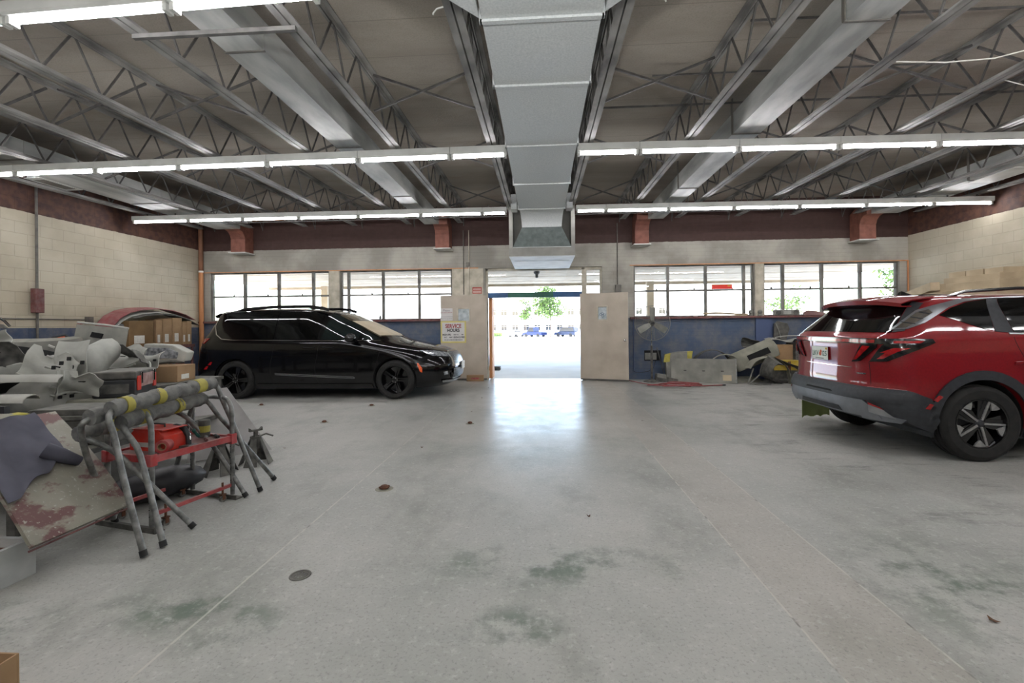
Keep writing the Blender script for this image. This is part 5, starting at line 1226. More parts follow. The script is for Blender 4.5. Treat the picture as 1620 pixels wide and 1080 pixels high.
for k, (y, r, h, m, lab) in enumerate(((6.30, .05, .22, 'maroon', 'rusty red spray bottle'), (6.45, .05, .30, mat('pale_green', '#7d8467', '#8f9678', rough=.6), 'tall pale green bottle'), (6.60, .045, .20, 'dusty_dark', 'short dark bottle'), (6.15, .05, .24, 'dusty_olive', 'dusty olive bottle'))):
    t = thing('bottle', lab + ' at the left end of the wall rack', 'bottle', (-8.52, y, zs), group='bottles on the wall rack')
    mb = MB(); mb.lathe([(0, 0), (r, 0), (r, h*.72), (r*.4, h*.85), (r*.4, h*.93), (0, h*.93)], 16); mb.build('bottle_body', m, t, smooth=True)
    mb = MB(); mb.lathe([(0, h*.931), (r*.42, h*.931), (r*.42, h), (0, h)], 12); mb.build('cap', 'label_white', t)
for k, (y, w_, h, lab) in enumerate(((6.95, .25, .18, 'crumpled dusty part'), (7.25, .22, .12, 'flat dusty part'), (7.70, .30, .15, 'glassy dusty lamp part'))):
    mb = MB(); M = TRS(-8.5, y, zs+h/2, 20*k) @ Matrix.Diagonal((.16, w_/2, h/2, 1)); mb.lathe([(0, -1), (.8, -1), (1, -.3), (.75, .2), (.9, .6), (.5, 1), (0, .9)], 9, M)
    one(mb, 'scrap_part', ('dusty_grey', 'dusty_white', 'headlamp')[k], lab + ' lying on the wall rack', 'scrap')
t = thing('canister', 'dark red canister with a white lid on the lower rack shelf near the van', 'canister', (-8.50, 10.25, .4125))
mb = MB(); mb.lathe([(0, 0), (.09, 0), (.09, .30), (.06, .36), (0, .36)], 18); mb.build('canister_body', 'maroon', t, smooth=True)
mb = MB(); mb.lathe([(0, .361), (.07, .361), (.10, .40), (.06, .44), (0, .45)], 18); mb.build('lid', 'label_white', t, smooth=True)
carton('carton', (-8.68, 9.55, .4125), (.46, .62, .36), 0, 'brown carton on the lower rack shelf', group=None, lab=False)
t = thing('clamp_lamp', 'metal clamp lamp hanging off the horizontal wall conduit', 'lamp', (-8.90, 6.98, 1.55))
mb = MB(); mb.tube([(0, 0, .02), (.02, .06, -.04), (.03, .12, -.12)], .02, 8); mb.build('arm', 'chrome', t, smooth=True)
mb = MB(); mb.lathe([(0, .0), (.06, -.01), (.11, -.07), (.105, -.075), (0, -.03)], 18, TRS(.04, -.05, -.08)); mb.build('shade', 'dusty_dark', t, smooth=True)

# more shards of moulded plastic heaped on the low table
rnd = random.Random(21)
def shard(x, y, z, rz, rx, ry, w_, h_, m, lab, notch=.3):
    t = thing('trim_shard', 'x', 'car panel', (x, y, z)); t['label'] = lab; t.rotation_euler = (math.radians(rx), math.radians(ry), math.radians(rz))
    mb = MB(); rows = []
    for i in range(9):
        u = i/8; hh = h_*(1 - notch*math.sin(u*PI*1.5)**2*(u > .2)); rows.append([(u*w_-w_/2, .09*math.sin(u*PI)*(1-v*.6)+.02*math.sin(v*7+u*5), v*hh - .12*h_*u) for v in [j/7 for j in range(8)]])
    mb.sheet(rows, .007); p = mb.build('shard_skin', m, t, smooth=True, angle=50)
    mb = MB(); mb.tube([(u*w_-w_/2, .09*math.sin(u*PI)-.006, -.12*h_*u) for u in [i/8 for i in range(9)]], .011, 6); mb.build('rolled_edge', 'dusty_white', t, smooth=True)
    mb = MB(); mb.box(-.03, .05, .055, .068, h_*.3, h_*.45) ; mb.build('clip_hole', 'arch_liner', t)
    return t
for a in ((-4.60, 3.95, .92, 20, -25, 12, .42, .30, 'dusty_white', 'curved white trim shard sticking up left of the black toolbox'),
          (-4.95, 3.70, .98, -30, 30, -20, .50, .26, 'dusty_grey', 'grey trim shard lying on the long dusty panels'),
          (-5.20, 3.95, 1.05, 40, 10, 25, .55, .28, 'dusty_dark', 'dark trim shard standing at the upper left of the scrap pile'),
          (-4.75, 4.75, 1.00, 5, -50, 0, .60, .34, 'dusty_white', 'broad white shard tilted back behind the slotted bracket'),
          (-4.50, 4.85, .96, -20, 35, 10, .36, .24, 'dusty_dark', 'dark hollow shard behind the black toolbox'),
          (-5.5, 4.2, 1.12, 15, -15, -30, .5, .24, 'dusty_white', 'pointed white shard at the left edge on top of the scrap'),
          (-4.15, 3.85, .78, 70, 20, 5, .30, .22, 'dusty_white', 'small white shard in front of the black toolbox')):
    shard(*a)

for (x, y, a, b_, h, lab) in ((-5.35, 3.42, .55, .34, .295, 'lower one'), (-5.45, 3.86, .50, .30, .425, 'taller one')):
    mb = MB(); mb.box(-a/2, a/2, -b_/2, b_/2, .001, h); o = one(mb, 'storage_bin', 'black_dusty', 'dark dusty bin on the low table holding up the long panels, ' + lab, 'bin', bevel=.01); o.location = (x, y, .451)
# ------------------------------------------------------------------ right side and far wall clutter
# pedestal fan
t = thing('pedestal_fan', 'large grey pedestal fan with three blades in a round wire cage', 'fan', (2.61, 11.12, 0))
mb = MB(); mb.lathe([(0, 0), (.20, 0), (.20, .015), (.06, .05), (.03, .06), (0, .06)], 28); mb.build('base', 'dusty_dark', t, smooth=True)
mb = MB(); mb.cyl((0, 0, .061), (0, 0, .86), .026, 14); mb.build('post', 'dusty_dark', t, smooth=True)
mb = MB(); mb.cyl((0, 0, .861), (0, 0, 1.30), .014, 12); mb.build('inner_post', 'steel_worn', t, smooth=True)
HC = V(0, -.06, 1.395); Mx = Matrix.Translation(HC) @ Matrix.Rotation(PI/2, 4, 'X')
mb = MB(); mb.lathe([(0, -.16), (.06, -.16), (.075, -.13), (.075, -.02), (.04, 0), (0, 0)], 24, Mx); mb.build('motor', 'dusty_dark', t, smooth=True)
mb = MB(); mb.lathe([(0, .12), (.03, .118), (.035, .10), (.035, .002), (0, .002)], 20, Mx); mb.build('hub', 'black_plastic', t, smooth=True)
for k in range(3):
    a = PI/2 + k*2*PI/3; rows = []
    for i in range(8):
        r = lerp(.06, .37, i/7); w_ = lerp(.05, .075, min(1, i/3)); tw = lerp(.5, .25, i/7)
        rows.append([Mx @ V(math.cos(a)*r - math.sin(a)*q*w_*math.cos(tw), math.sin(a)*r + math.cos(a)*q*w_*math.cos(tw), .05 + q*w_*math.sin(tw)) for q in (-1, -.5, 0, .5, 1)])
    mb = MB(); mb.sheet(rows, .003); mb.build('blade', mat('blade_grey', '#77786f', '#8b8c83', rough=.5, scale=6), t, smooth=True)
for nm, hz, d in (('front_guard', .135, 1), ('rear_guard', -.03, -1)):
    mb = MB()
    for k in range(16):
        r = .40*(k+1.6)/17.6; z = .05 + d*(.085)*math.cos(r/.41*PI/2)**.7
        mb.tube([Mx @ V(r*math.cos(2*PI*j/32), r*math.sin(2*PI*j/32), z) for j in range(32)], .0014, 4, closed=True)
    for k in range(12):
        a = 2*PI*k/12+.13; mb.tube([Mx @ V(r*math.cos(a), r*math.sin(a), .05 + d*(.089)*math.cos(min(1, r/.41)*PI/2)**.7) for r in (.04, .15, .25, .33, .38, .405)], .0028, 4)
    mb.build(nm, mat('wire_grey', '#6d6d68', '#82827b', rough=.5), t)
mb = MB(); mb.tube([Mx @ V(.41*math.cos(2*PI*j/40), .41*math.sin(2*PI*j/40), .05) for j in range(40)], .008, 6, closed=True); mb.build('guard_rim', 'wire_grey', t, smooth=True)
# wall register behind the fan
t = thing('wall_register', 'dark recessed wall box with a pale cover plate behind the fan post', 'wall box', (2.74, YB-.003, .47))
mb = MB(); mb.box(-.20, .20, -.03, 0, 0, .25); mb.build('box_frame', 'arch_liner', t)
mb = MB(); mb.box(-.19, .09, -.036, -.0305, .02, .19); mb.build('cover_plate', 'dusty_grey', t)
mb = MB(); mb.tube([(2.80, YB-.04, .47), (2.76, YB-.05, .30), (2.62, YB-.05, .20), (2.35, YB-.05, .17), (2.25, YB-.02, .22)], .006, 6); one(mb, 'power_cable', 'black_plastic', 'thin black cable drooping along the wall below the dark wall box', 'cable', smooth=True)
mb = MB(); mb.tube([(2.28, YB-.015, .25), (2.28, YB-.015, 1.50)], .012, 8); one(mb, 'conduit', 'blue_pier', 'blue-painted conduit on the wall between the right door and the fan', 'conduit', smooth=True)
# hose
rnd = random.Random(11); mb = MB(); P = []
for k in range(170):
    a = k/170*2*PI*5.3; q = k/170
    P.append((2.95 + (.40+.10*math.sin(a*.37))*math.cos(a) + .35*(q-.5), 10.18 + (.22+.05*math.cos(a*.53))*math.sin(a) + .12*math.sin(q*9), .014 + .045*q + .012*(1+math.sin(a*1.9))))
P += [(3.3, 10.05, .05), (3.5, 10.2, .02), (3.75, 10.32, .014), (3.95, 10.35, .016)]
o = thing('air_hose', 'tangled dull red air hose coiled on the floor in front of the fan', 'hose', (0, 0, 0)); mb.tube(P, .011, 6); mb.build('hose', 'hose_red', o, smooth=True)
mb = MB(); mb.tube([(3.951, 10.35, .016), (4.02, 10.36, .018)], .014, 8); mb.build('fitting', 'black_plastic', o, smooth=True)
mb = MB(); mb.tube([(2.08, 11.45, .012), (2.15, 11.1, .012), (2.3, 10.7, .012), (2.5, 10.4, .014)], .009, 6); mb.build('lead_hose', 'hose_red', o, smooth=True)
# leaning grey board
t = thing('panel_board', 'dusty grey rectangular board leaning upright below the right window', 'board', (3.72, 10.88, 0), math.atan2(-.37, 1.34))
mb = MB(); M = Matrix.Rotation(math.radians(-12), 4, 'X'); mb.box(-.70, .70, -.012, .012, .002, .56, M); mb.build('board_face', mat('board_grey', '#74736b', '#8a8980', rough=.8, scale=4, bump=.1), t)
mb = MB(); mb.box(.42, .60, -.016, -.0125, .06, .19, M); mb.build('torn_label', 'cardboard_pale', t)
mb = MB(); mb.box(.695, .712, -.022, .018, .002, .57, M); mb.build('edge_strip', 'steel_worn', t)
for k in range(3): mb = MB(); mb.box(-.42+.4*k, -.36+.4*k, -.0145, -.0125, .26, .29, M); mb.build('scuff_mark', 'dusty_dark', t)
t = thing('taped_carton', 'grey carton with yellow tape at both corners behind the leaning board', 'box', (3.25, 11.25, 0), math.radians(-6))
mb = MB(); mb.prism([(-.26, 0), (.26, 0), (.32, .72), (.0, .70), (-.30, .64)], 1, -.12, .10); mb.build('box_body', 'dusty_grey', t)
mb = MB(); mb.prism([(-.345, .45), (-.20, .47), (-.18, .68), (-.31, .64)], 1, -.125, -.1205); mb.prism([(.20, .45), (.285, .45), (.325, .725), (.20, .72)], 1, -.125, -.1205); mb.build('yellow_tape', 'yellow_tape', t)
# wheel liners behind the board and big scrap pile
def liner(loc, rz, R, wd, m, label, a0=0, a1=180, ry=0, nm='wheel_liner'):
    mb = MB(); rows = [[((R+.012*math.sin(i))*math.cos(math.radians(lerp(a0, a1, i/24))), (j/5-.5)*wd, (R - .04*abs(j/5-.5))*math.sin(math.radians(lerp(a0, a1, i/24)))) for j in range(6)] for i in range(25)]
    mb.sheet(rows, .006); o = one(mb, nm, m, label, 'wheel liner', smooth=True); o.location = loc; o.rotation_euler = (0, ry, rz); return o
liner((4.05, 11.25, .30), -.1, .46, .28, 'dusty_dark', 'dark arched wheel liner just behind the leaning board')
liner((4.28, 11.02, .26), -.15, .40, .10, 'dusty_olive', 'dusty arched liner rim behind the right end of the board', 10, 170)
bumper('bumper_cover', 'dusty olive bumper cover standing on end beside the leaning board', TRS(4.78, 10.88, .02, 190, 78, 0), .9, .5, .40, 'dusty_olive', lip=.12)
bumper('bumper_cover', 'dusty bumper cover arched over the scrap pile on the right', TRS(4.98, 10.80, .46, 175, 20, 24), 1.0, .42, .46, 'dusty_olive', slot=[(-.3, .2, .12, .26)], lip=.14)
bumper('bumper_cover', 'dark bumper cover with its hollow side to the camera in the right scrap pile', TRS(5.22, 10.72, .06, 10, 12, 20), .95, .5, .50, 'dusty_dark', lip=.10)
liner((5.05, 10.70, .12), .1, .50, .26, 'dusty_olive', 'wide dusty arch piece at the front of the right scrap pile', -5, 165, .25)
for k, (a, c, lab) in enumerate((((4.62, 10.55, .02), (4.90, 10.5, .30), 'left one'), ((4.70, 10.48, .015), (5.05, 10.50, .012), 'lying flat'), ((4.60, 10.6, .02), (4.72, 10.58, .36), 'thin upright one'))):
    mb = MB(); mb.bar(a, c, .05, .018); one(mb, 'scrap_bar', 'dusty_grey', 'short dusty metal strip at the foot of the right scrap pile, ' + lab, 'scrap')
mb = MB(); rows = [[(lerp(4.75, 5.72, i/12), 11.12 + .16*math.sin(j*PI/6), .92 - .26*(i/12) + .11*math.cos(j*PI/6) + .01*math.sin(i*2.0+j)) for j in range(7)] for i in range(13)]
mb.sheet(rows, .01); one(mb, 'bumper_bar', 'dusty_dark', 'long ribbed dark cover sloping down across the right scrap pile', 'bumper', smooth=True)
t = thing('yellow_bin', 'yellow plastic bin in the scrap pile near the red car', 'bin', (5.52, 10.85, .30))
mb = MB(); mb.prism([(-.30, 0), (.24, 0), (.30, .22), (-.34, .22)], 1, -.16, .14); mb.build('bin_body', 'yellow_paint', t, bevel=.008)
mb = MB(); mb.box(.0, .06, -.168, -.161, .0, .20); mb.build('dark_strap', 'rust', t)
t = thing('creeper', 'dusty low wheeled base under the yellow bin', 'cart', (5.50, 10.85, 0))
mb = MB(); mb.box(-.32, .32, -.18, .18, .06, .10); mb.box(-.30, -.26, -.15, .15, .10, .295); mb.box(.26, .30, -.15, .15, .10, .295); mb.build('deck', 'dusty_dark', t)
for sx in (-1, 1):
    for sy in (-1, 1): mb = MB(); mb.cyl((sx*.26-.012, sy*.13, .03), (sx*.26+.012, sy*.13, .03), .028, 14); mb.build('wheel', 'dusty_grey', t, smooth=True)
carton('carton', (5.62, 11.25, 0), (.42, .36, .86), .1, 'tall brown carton behind the right scrap pile', lab=False)
mb = MB(); rows = [[(lerp(5.3, 6.3, i/10), 11.12+.2*(j/4), .95+.03*math.sin(i)-.02*(i/10)+.01*j) for j in range(5)] for i in range(11)]
mb.sheet(rows, .012); one(mb, 'flat_panel', 'dusty_white', 'pale flat panel lying across the cartons behind the red car', 'car panel', smooth=True)
mb = MB(); mb.tube([(5.40+.42*(1-math.cos(a*PI/14))/1, 11.06-.02*a*.1, 1.0+.07*math.sin(a*PI/14)) for a in range(15)], .012, 6); one(mb, 'wire_loop', 'dusty_white', 'pale curved hoop resting on the flat panel', 'hoop', smooth=True)
carton('carton', (6.05, 11.20, 0), (.40, .42, .90), 0, 'dark tall box partly hidden behind the red car\'s tail', m='dusty_dark', lab=False)
t = thing('black_seat_back', 'black moulded panel leaning on the blue wall behind the red car', 'car panel', (5.72, 11.42, .98)); t.rotation_euler = (math.radians(-8), math.radians(14), 0)
mb = MB(); mb.prism([(-.16, 0), (.14, 0), (.17, .30), (.10, .42), (-.14, .42), (-.20, .34)], 1, -.02, .02); mb.build('panel_shell', 'black_dusty', t, bevel=.01)
mb = MB(); mb.tube([(-.19, -.03, .36), (-.10, -.05, .2), (-.02, -.06, .02)], .012, 6); mb.build('belt', 'dusty_grey', t, smooth=True)
t = thing('corner_lamp', 'orange reflector lens on the boxes just left of the red car', 'lamp', (5.98, 11.0, .915))
mb = MB(); mb.prism([(-.18, 0), (.16, .0), (.10, .06), (-.12, .08)], 1, -.05, .05); mb.build('lamp_shell', 'black_plastic', t)
mb = MB(); mb.prism([(-.15, .02), (.12, .02), (.08, .05), (-.10, .065)], 1, -.058, -.0505); mb.build('amber_lens', 'orange_lamp', t)
t = thing('scrap_tray', 'crumpled dark tray piece on the floor left of the leaning board', 'scrap', (2.98, 11.1, 0))
mb = MB(); mb.prism([(-.30, .0), (.28, .0), (.20, .07), (-.05, .12), (-.28, .20)], 1, -.08, .08); mb.build('tray_piece', 'dusty_dark', t)
mb = MB(); mb.prism([(-.27, .12), (-.06, .08), (-.06, .18), (-.26, .21)], 1, -.095, -.0805); mb.build('pale_face', 'dusty_grey', t)
mb = MB(); mb.bar((2.98, 11.3, 0.01), (2.80, 11.40, .80), .03, .012); one(mb, 'thin_rod', 'dusty_dark', 'thin dark strip leaning on the wall left of the board', 'rod')
# sill things
z_ = SILL+.001; yw = YB-.05
mb = MB(); rows = [[(lerp(3.98, 5.03, i/8), YB-.085+.03*j, z_+.03+.05*math.sin(i*.5+.5)*.4+.01*j) for j in range(4)] for i in range(9)]
mb.sheet(rows, .02); mb.box(4.02, 5.0, YB-.085, YB-.01, z_, z_+.022); one(mb, 'folded_sheet', 'cardboard_pale', 'flattened pale cardboard lying on the sill of the third window', 'cardboard')
for k, (x, lab) in enumerate(((5.10, 'left one'), (5.32, 'right one'))):
    t = thing('sanding_ball', 'round grey knob-topped jar on the sill by the pier, ' + lab, 'jar', (x, yw, z_))
    mb = MB(); mb.lathe([(0, 0), (.05, 0), (.052, .03), (.035, .045), (.055, .08), (.05, .12), (.02, .145), (0, .148)], 18); mb.build('jar_body', 'dusty_grey', t, smooth=True)
t = thing('radio', 'dusty grey portable stereo with two round speakers on the right sill', 'radio', (5.93, yw-.01, z_))
mb = MB(); mb.box(-.30, .30, -.045, .045, 0, .14); mb.build('case', 'dusty_grey', t, bevel=.02)
for x in (-.20, .20): mb = MB(); mb.lathe([(0, 0), (.055, 0), (.06, -.004), (.06, -.01), (0, -.012)], 20, Matrix.Translation((x, -.047, .07)) @ Matrix.Rotation(-PI/2, 4, 'X') ); mb.build('speaker', 'dusty_dark', t, smooth=True)
mb = MB(); mb.box(-.09, .09, -.054, -.0455, .03, .11); mb.build('control_panel', 'dusty_white', t)
mb = MB(); mb.tube([(-.24, 0, .14), (-.22, 0, .165), (.22, 0, .165), (.24, 0, .14)], .008, 6); mb.build('handle', 'dusty_grey', t, smooth=True)
mb = MB(); mb.prism([(6.33, z_), (6.80, z_), (6.86, z_+.04), (6.62, z_+.10), (6.42, z_+.115), (6.34, z_+.07)], 1, YB-.10, YB-.02); one(mb, 'cap', mat('dusty_pink', '#7d5f5c', '#8f706c', rough=.8), 'dusty pinkish folded piece on the sill right of the stereo', 'scrap', bevel=.012)
mb = MB(); mb.box(6.92, 7.10, YB-.09, YB-.03, z_, z_+.06); one(mb, 'small_block', 'dusty_grey', 'small dusty block on the sill above the red car\'s rear window', 'block', bevel=.01)
for k, (x, w_) in enumerate(((2.85, .12), (3.15, .2), (3.5, .26), (3.78, .1))):
    mb = MB(); mb.box(x-w_/2, x+w_/2, YB-.085, YB-.03, z_, z_+.022+.008*(k % 2)); one(mb, 'sill_scrap', ('dusty_white', 'dusty_dark', 'dusty_grey', 'label_white')[k], ('small white scrap on the sill above the fan', 'dark flat scrap on the sill right of the fan', 'grey flat scrap on the sill, middle of the third window', 'small white scrap beside the flattened cardboard')[k], 'scrap', bevel=.004)
t = thing('red_carton', 'bright red and yellow long carton standing on the window rail', 'box', (4.45, YB+.045, 2.223))
mb = MB(); mb.box(-.24, .24, -.03, .012, 0, .115); mb.build('box_body', mat('red_carton_m', '#d2240e', '#e03018', rough=.5), t)
mb = MB(); mb.box(-.24, .24, -.0315, -.0302, .10, .115); mb.box(.13, .20, -.0315, -.0302, .06, .09); mb.build('yellow_print', 'yellow_paint', t)
# sills on the left
t = thing('spray_gun', 'small upright metal spray gun on the sill behind the minivan hood', 'spray gun', (-4.14, YB-.055, z_))
mb = MB(); mb.lathe([(0, 0), (.03, 0), (.03, .08), (.012, .1), (.012, .14), (0, .15)], 14); mb.build('gun_body', 'steel_worn', t, smooth=True)
t = thing('pump_handle', 'dusty blue-grey lever handle hanging on the wall left of the left door', 'handle', (-4.30+.2, YB-.02, 1.05)) if 0 else None
# sheet of green masking near the SUV
mb = MB(); rows = [[(lerp(3.66, 4.10, i/10), lerp(6.73, 6.86, i/10)+.015*math.sin(i*1.1), lerp(.02+.03*abs(math.sin(i*.9)), .335, j/6)) for j in range(7)] for i in range(11)]
mb.sheet(rows, .004); one(mb, 'mud_flap', mat('olive_card', '#6d7a45', '#7d8a54', rough=.8, scale=5), 'olive green torn sheet hanging behind the far corner of the red car\'s bumper', 'sheet', smooth=True)
# boxes stacked against the right wall
t = thing('wall_rack', 'steel rack against the right block wall behind the red car, loaded with cartons', 'rack', (8.30, 9.6, 0))
mb = MB(); mb.box(-.55, .47, -1.6, 1.5, 1.70, 1.74); mb.build('shelf', 'dusty_grey', t)
for y in (-1.55, 1.45):
    for x in (-.52, .44): mb = MB(); mb.box(x-.025, x+.025, y-.025, y+.025, 0, 1.6995); mb.build('upright', 'dusty_grey', t)
G = 'cartons stacked on the right wall rack'
for loc, size, rz, lab in (
    ((8.20, 8.75, 1.741), (.86, .80, .20), 0, 'wide bottom carton of the right stack, nearest to the camera'),
    ((8.22, 9.58, 1.741), (.84, .80, .19), 3, 'bottom carton in the middle of the right stack'),
    ((8.12, 10.42, 1.741), (.55, .85, .16), 6, 'low pale carton at the far end of the right stack'),
    ((8.26, 8.95, 1.943), (.74, 1.10, .15), -2, 'long carton lying second in the right stack'),
    ((8.28, 9.75, 1.932+.012), (.60, .46, .17), 4, 'orange tinted carton with its end toward the door, right stack'),
    ((8.30, 9.10, 2.095), (.62, 1.10, .12), 1, 'flat carton third from the bottom of the right stack'),
    ((8.34, 8.75, 2.217), (.50, .34, .10), 0, 'top carton of the right stack, nearest of three'),
    ((8.34, 9.12, 2.217), (.50, .34, .11), 0, 'top carton of the right stack, middle one of three'),
    ((8.34, 9.49, 2.217), (.50, .34, .11), 2, 'top carton of the right stack, farthest of three')):
    carton('carton', loc, size, math.radians(rz), lab, m='cardboard_pale', group=G, lab=False)
t = carton('carton', (8.05, 10.28, 1.915), (.16, 1.15, .17), math.radians(-16), 'long narrow carton tipped across the far end of the right stack', m='cardboard_pale', group=G, lab=False); t.rotation_euler = (math.radians(-7), 0, math.radians(-16))
# --- left door: signs
Y_ = 11.466
S1 = thing('service_sign', 'yellow bordered SERVICE HOURS sign on the left door', 'sign', (-2.23, Y_, 1.22))
mb = MB(); mb.box(-.325, .325, -.006, 0, -.275, .275); mb.build('border', mat('sign_yellow', '#c9bd6e', '#d2c77c', rough=.5), S1)
mb = MB(); mb.box(-.285, .285, -.008, -.0061, -.235, .24); mb.build('white_face', mat('sign_white', '#c5c3c0', '#cfcdca', rough=.5), S1)
fm = lambda x, z: frameM((x, -.0085, z), (1, 0, 0), (0, 0, 1))
textmesh('heading', 'SERVICE', .135, 'text_red', fm(0, .145), S1, .0005, .004, .83); textmesh('heading', 'HOURS', .115, 'text_black', fm(0, .04), S1, .0005, .004, .83)
textmesh('line', 'MON-FRI', .062, 'text_black', fm(-.17, -.07), S1, .0005, .002, .85); textmesh('line', 'AM TO      PM', .042, 'text_black', fm(.13, -.07), S1, .0005, .001)
textmesh('line', 'SAT    AM TO', .046, 'text_black', fm(-.10, -.135), S1, .0005, .001); textmesh('line', 'SUN-CLOSED', .058, 'text_black', fm(.16, -.132), S1, .0005, .002, .78)
textmesh('line', "WE'LL BE CLOSED ON SOME HOLIDAYS", .032, 'text_black', fm(0, -.20), S1, .0005, .001, .82)
S2 = thing('notice_sign', 'small white notice with red and grey lines above the SERVICE HOURS sign', 'sign', (-2.40, Y_, 1.665))
mb = MB(); mb.box(-.155, .155, -.005, 0, -.155, .155); mb.build('white_face', 'sign_white', S2)
for k, (z, c_, t_, s__) in enumerate(((.10, 'text_grey', 'Please', .07), (.045, 'text_red', 'DO NOT ENTER', .04), (-.06, 'text_grey', 'NO UNAUTHORIZED', .032), (-.11, 'text_grey', 'PERSONS ALLOWED', .032))):
    textmesh('line', t_, s__, c_, frameM((0, -.0055, z), (1, 0, 0), (0, 0, 1)), S2, .0004)
t = carton('cardboard_box', (-1.66, 11.32, 0), (.42, .14, .15), math.radians(4), 'small flat cardboard box on the floor against the left door', lab=False)
mb = MB(); mb.box(-.10, .10, -.0715, -.0705, .05, .09); mb.build('red_print', 'red_paint', t)
# --- small things on the floor
t = thing('floor_drain', 'small round metal drain cover set in the concrete floor', 'drain', (-1.33, 2.424, 0))
mb = MB(); mb.lathe([(0, .001), (.018, .002), (.020, .0005), (.026, .0005), (.028, .003), (.036, .003), (.038, .0005), (.044, .0005), (.046, .004), (.055, .004), (.057, 0)], 36); mb.build('cover', 'dusty_dark', t, smooth=True)
for k in range(8): mb = MB(); a = k*PI/4; mb.cyl((.023*math.cos(a), .023*math.sin(a), .0006), (.023*math.cos(a), .023*math.sin(a), .004), .003, 6); mb.build('stud', 'steel_worn', t)
rnd = random.Random(5)
for k, (x, y, s, lab) in enumerate(((-1.328, 3.759, 1.25, 'nearest one, left of the middle of the floor'), (-3.12, 6.373, 1, 'in front of the minivan\'s front wheel, left one'), (-4.94, 7.77, 1, 'in front of the minivan\'s rear door'), (-2.95, 7.75, 1, 'just in front of the minivan, near its front wheel'), (-1.01, 6.33, 1, 'far one near the middle of the floor'))):
    t = thing('floor_anchor', 'rusty floor anchor plug, ' + lab, 'floor anchor', (x, y, 0))
    mb = MB(); mb.lathe([(0, .002), (.055*s, .002), (.06*s, 0)], 20); mb.build('ring_plate', 'dusty_olive', t)
    mb = MB(); mb.lathe([(.0, .006), (.03*s, .006), (.034*s, .018), (.02*s, .030), (0, .028)], 7, Matrix.Translation((.0, 0, 0)) @ Matrix.Rotation(k, 4, 'Z')); mb.box(-.035*s, .035*s, -.008, .008, .012, .024, Matrix.Rotation(.6+k, 4, 'Z')); mb.build('plug', 'rust', t)
for k, (x, y, lab) in enumerate(((.32, 3.26, 'on the open floor right of the middle'), (2.016, 2.199, 'at the lower right of the floor'), (-1.12, 7.2, 'dark one in front of the doorway, left of the shine'), (-1.14, 8.6, 'far one before the left door'), (-1.18, 10.0, 'farthest one near the small cardboard box'), (-1.35, 5.05, 'pale one beside the left floor joint'), (-2.9, 4.98, 'beside the pale car panel on the floor'))):
    mb = MB(); r = .017 + .007*(k == 1); pts = []
    for j in range(7):
        a = j/7*2*PI; q = r*(1 if j % 2 else .55); pts.append(V(q*math.cos(a), q*math.sin(a), .004+.012*(j % 2)*rnd.random()))
    c = V(0, 0, .002); mb.add(pts + [c] + [p + V(0, 0, .0015) for p in pts] + [c + V(0, 0, .0015)], [(j, (j+1) % 7, 7) for j in range(7)] + [(8+(j+1) % 7, 8+j, 15) for j in range(7)] + [(j, 8+j, 8+(j+1) % 7, (j+1) % 7) for j in range(7)])
    o = one(mb, 'dry_leaf', 'leaf_dry', 'small dry leaf, ' + lab, 'leaf', 'dry leaves on the floor'); o.location = (x, y, 0.001); o.rotation_euler = (0, 0, k*.9)
# ------------------------------------------------------------------ outside
mb = MB(); mb.prism([(YB+.22, -.22), (YB+.22, -.02), (30, -.02), (98, -1.0), (140, -1.0), (140, -1.3)], 0, -90, 90); struct(mb, 'floor_outside', 'concrete_out')
mb = MB(); mb.box(-12.4, 11.7, YB+.22, 20.3, 3.2, 3.35)
for y in (13.5, 15.3, 17.1, 18.9): mb.box(-12.4, 11.7, y-.02, y+.02, 3.19, 3.2)
mb.box(-12.4, 11.7, 20.1, 20.35, 3.1, 3.45)
tag(mb.build('entrance_canopy', 'soffit'), 'wide beige flat canopy over the walk outside the windows', 'canopy')
for x, lab in ((-9.6, 'farthest left, seen through the first window'), (-3.2, 'seen through the second window'), (4.6, 'seen through the window right of the doorway')):
    mb = MB(); mb.box(x-.14, x+.14, 19.7, 19.98, -.02, 3.198); tag(mb.build('canopy_post', 'soffit'), 'pale square canopy post, '+lab, 'post', 'posts holding the canopy')
mb = MB(); M = Matrix.Translation((-.15, 15.4, 3.18)) @ Matrix.Rotation(PI, 4, 'X'); mb.lathe([(0, 0), (.10, 0), (.10, .06), (.05, .1), (.05, .2), (0, .22)], 16, M)
tag(mb.build('hanging_lamp', 'black_plastic'), 'small dark lamp on the canopy ceiling above the doorway', 'lamp')
# office building across the lot, which falls away gently
b = thing('office_building', 'white two storey office building beyond the parking lot', 'building', (0, 108, -1))
mb = MB(); mb.box(-50, 60, 0, 14, 0, 12); mb.build('wall', 'stucco', b)
for z in (1.35, 4.95):
    for k in range(16):
        x = -11.5 + k*2.62
        mb = MB(); mb.box(x-.68, x+.68, -.04, .02, z, z+1.3); f = mb.build('window', 'dark_glass', b)
        mb = MB(); mb.box(x-.03, x+.03, -.08, -.04, z, z+1.3); mb.box(x-.68, x+.68, -.08, -.04, z+.9, z+.96); mb.build('muntin', 'frame_cream', f)
def leafball(mb, c, r, n, s, rnd):
    for _ in range(n):
        d = V(rnd.gauss(0, 1), rnd.gauss(0, 1), rnd.gauss(0, 1)).normalized() * r * rnd.random()**.4
        p = Vector(c) + V(d.x, d.y, d.z*.8); a = V(rnd.gauss(0, 1), rnd.gauss(0, 1), rnd.gauss(0, 1)).normalized(); q = a.orthogonal().normalized(); w = a.cross(q)
        mb.add([p - q*s, p + w*s*.5, p + q*s, p - w*s*.5], [(0, 1, 2, 3)])
rnd = random.Random(3)
def gz(y): return -.02 - .98*max(0, min(1, (y-30)/68))
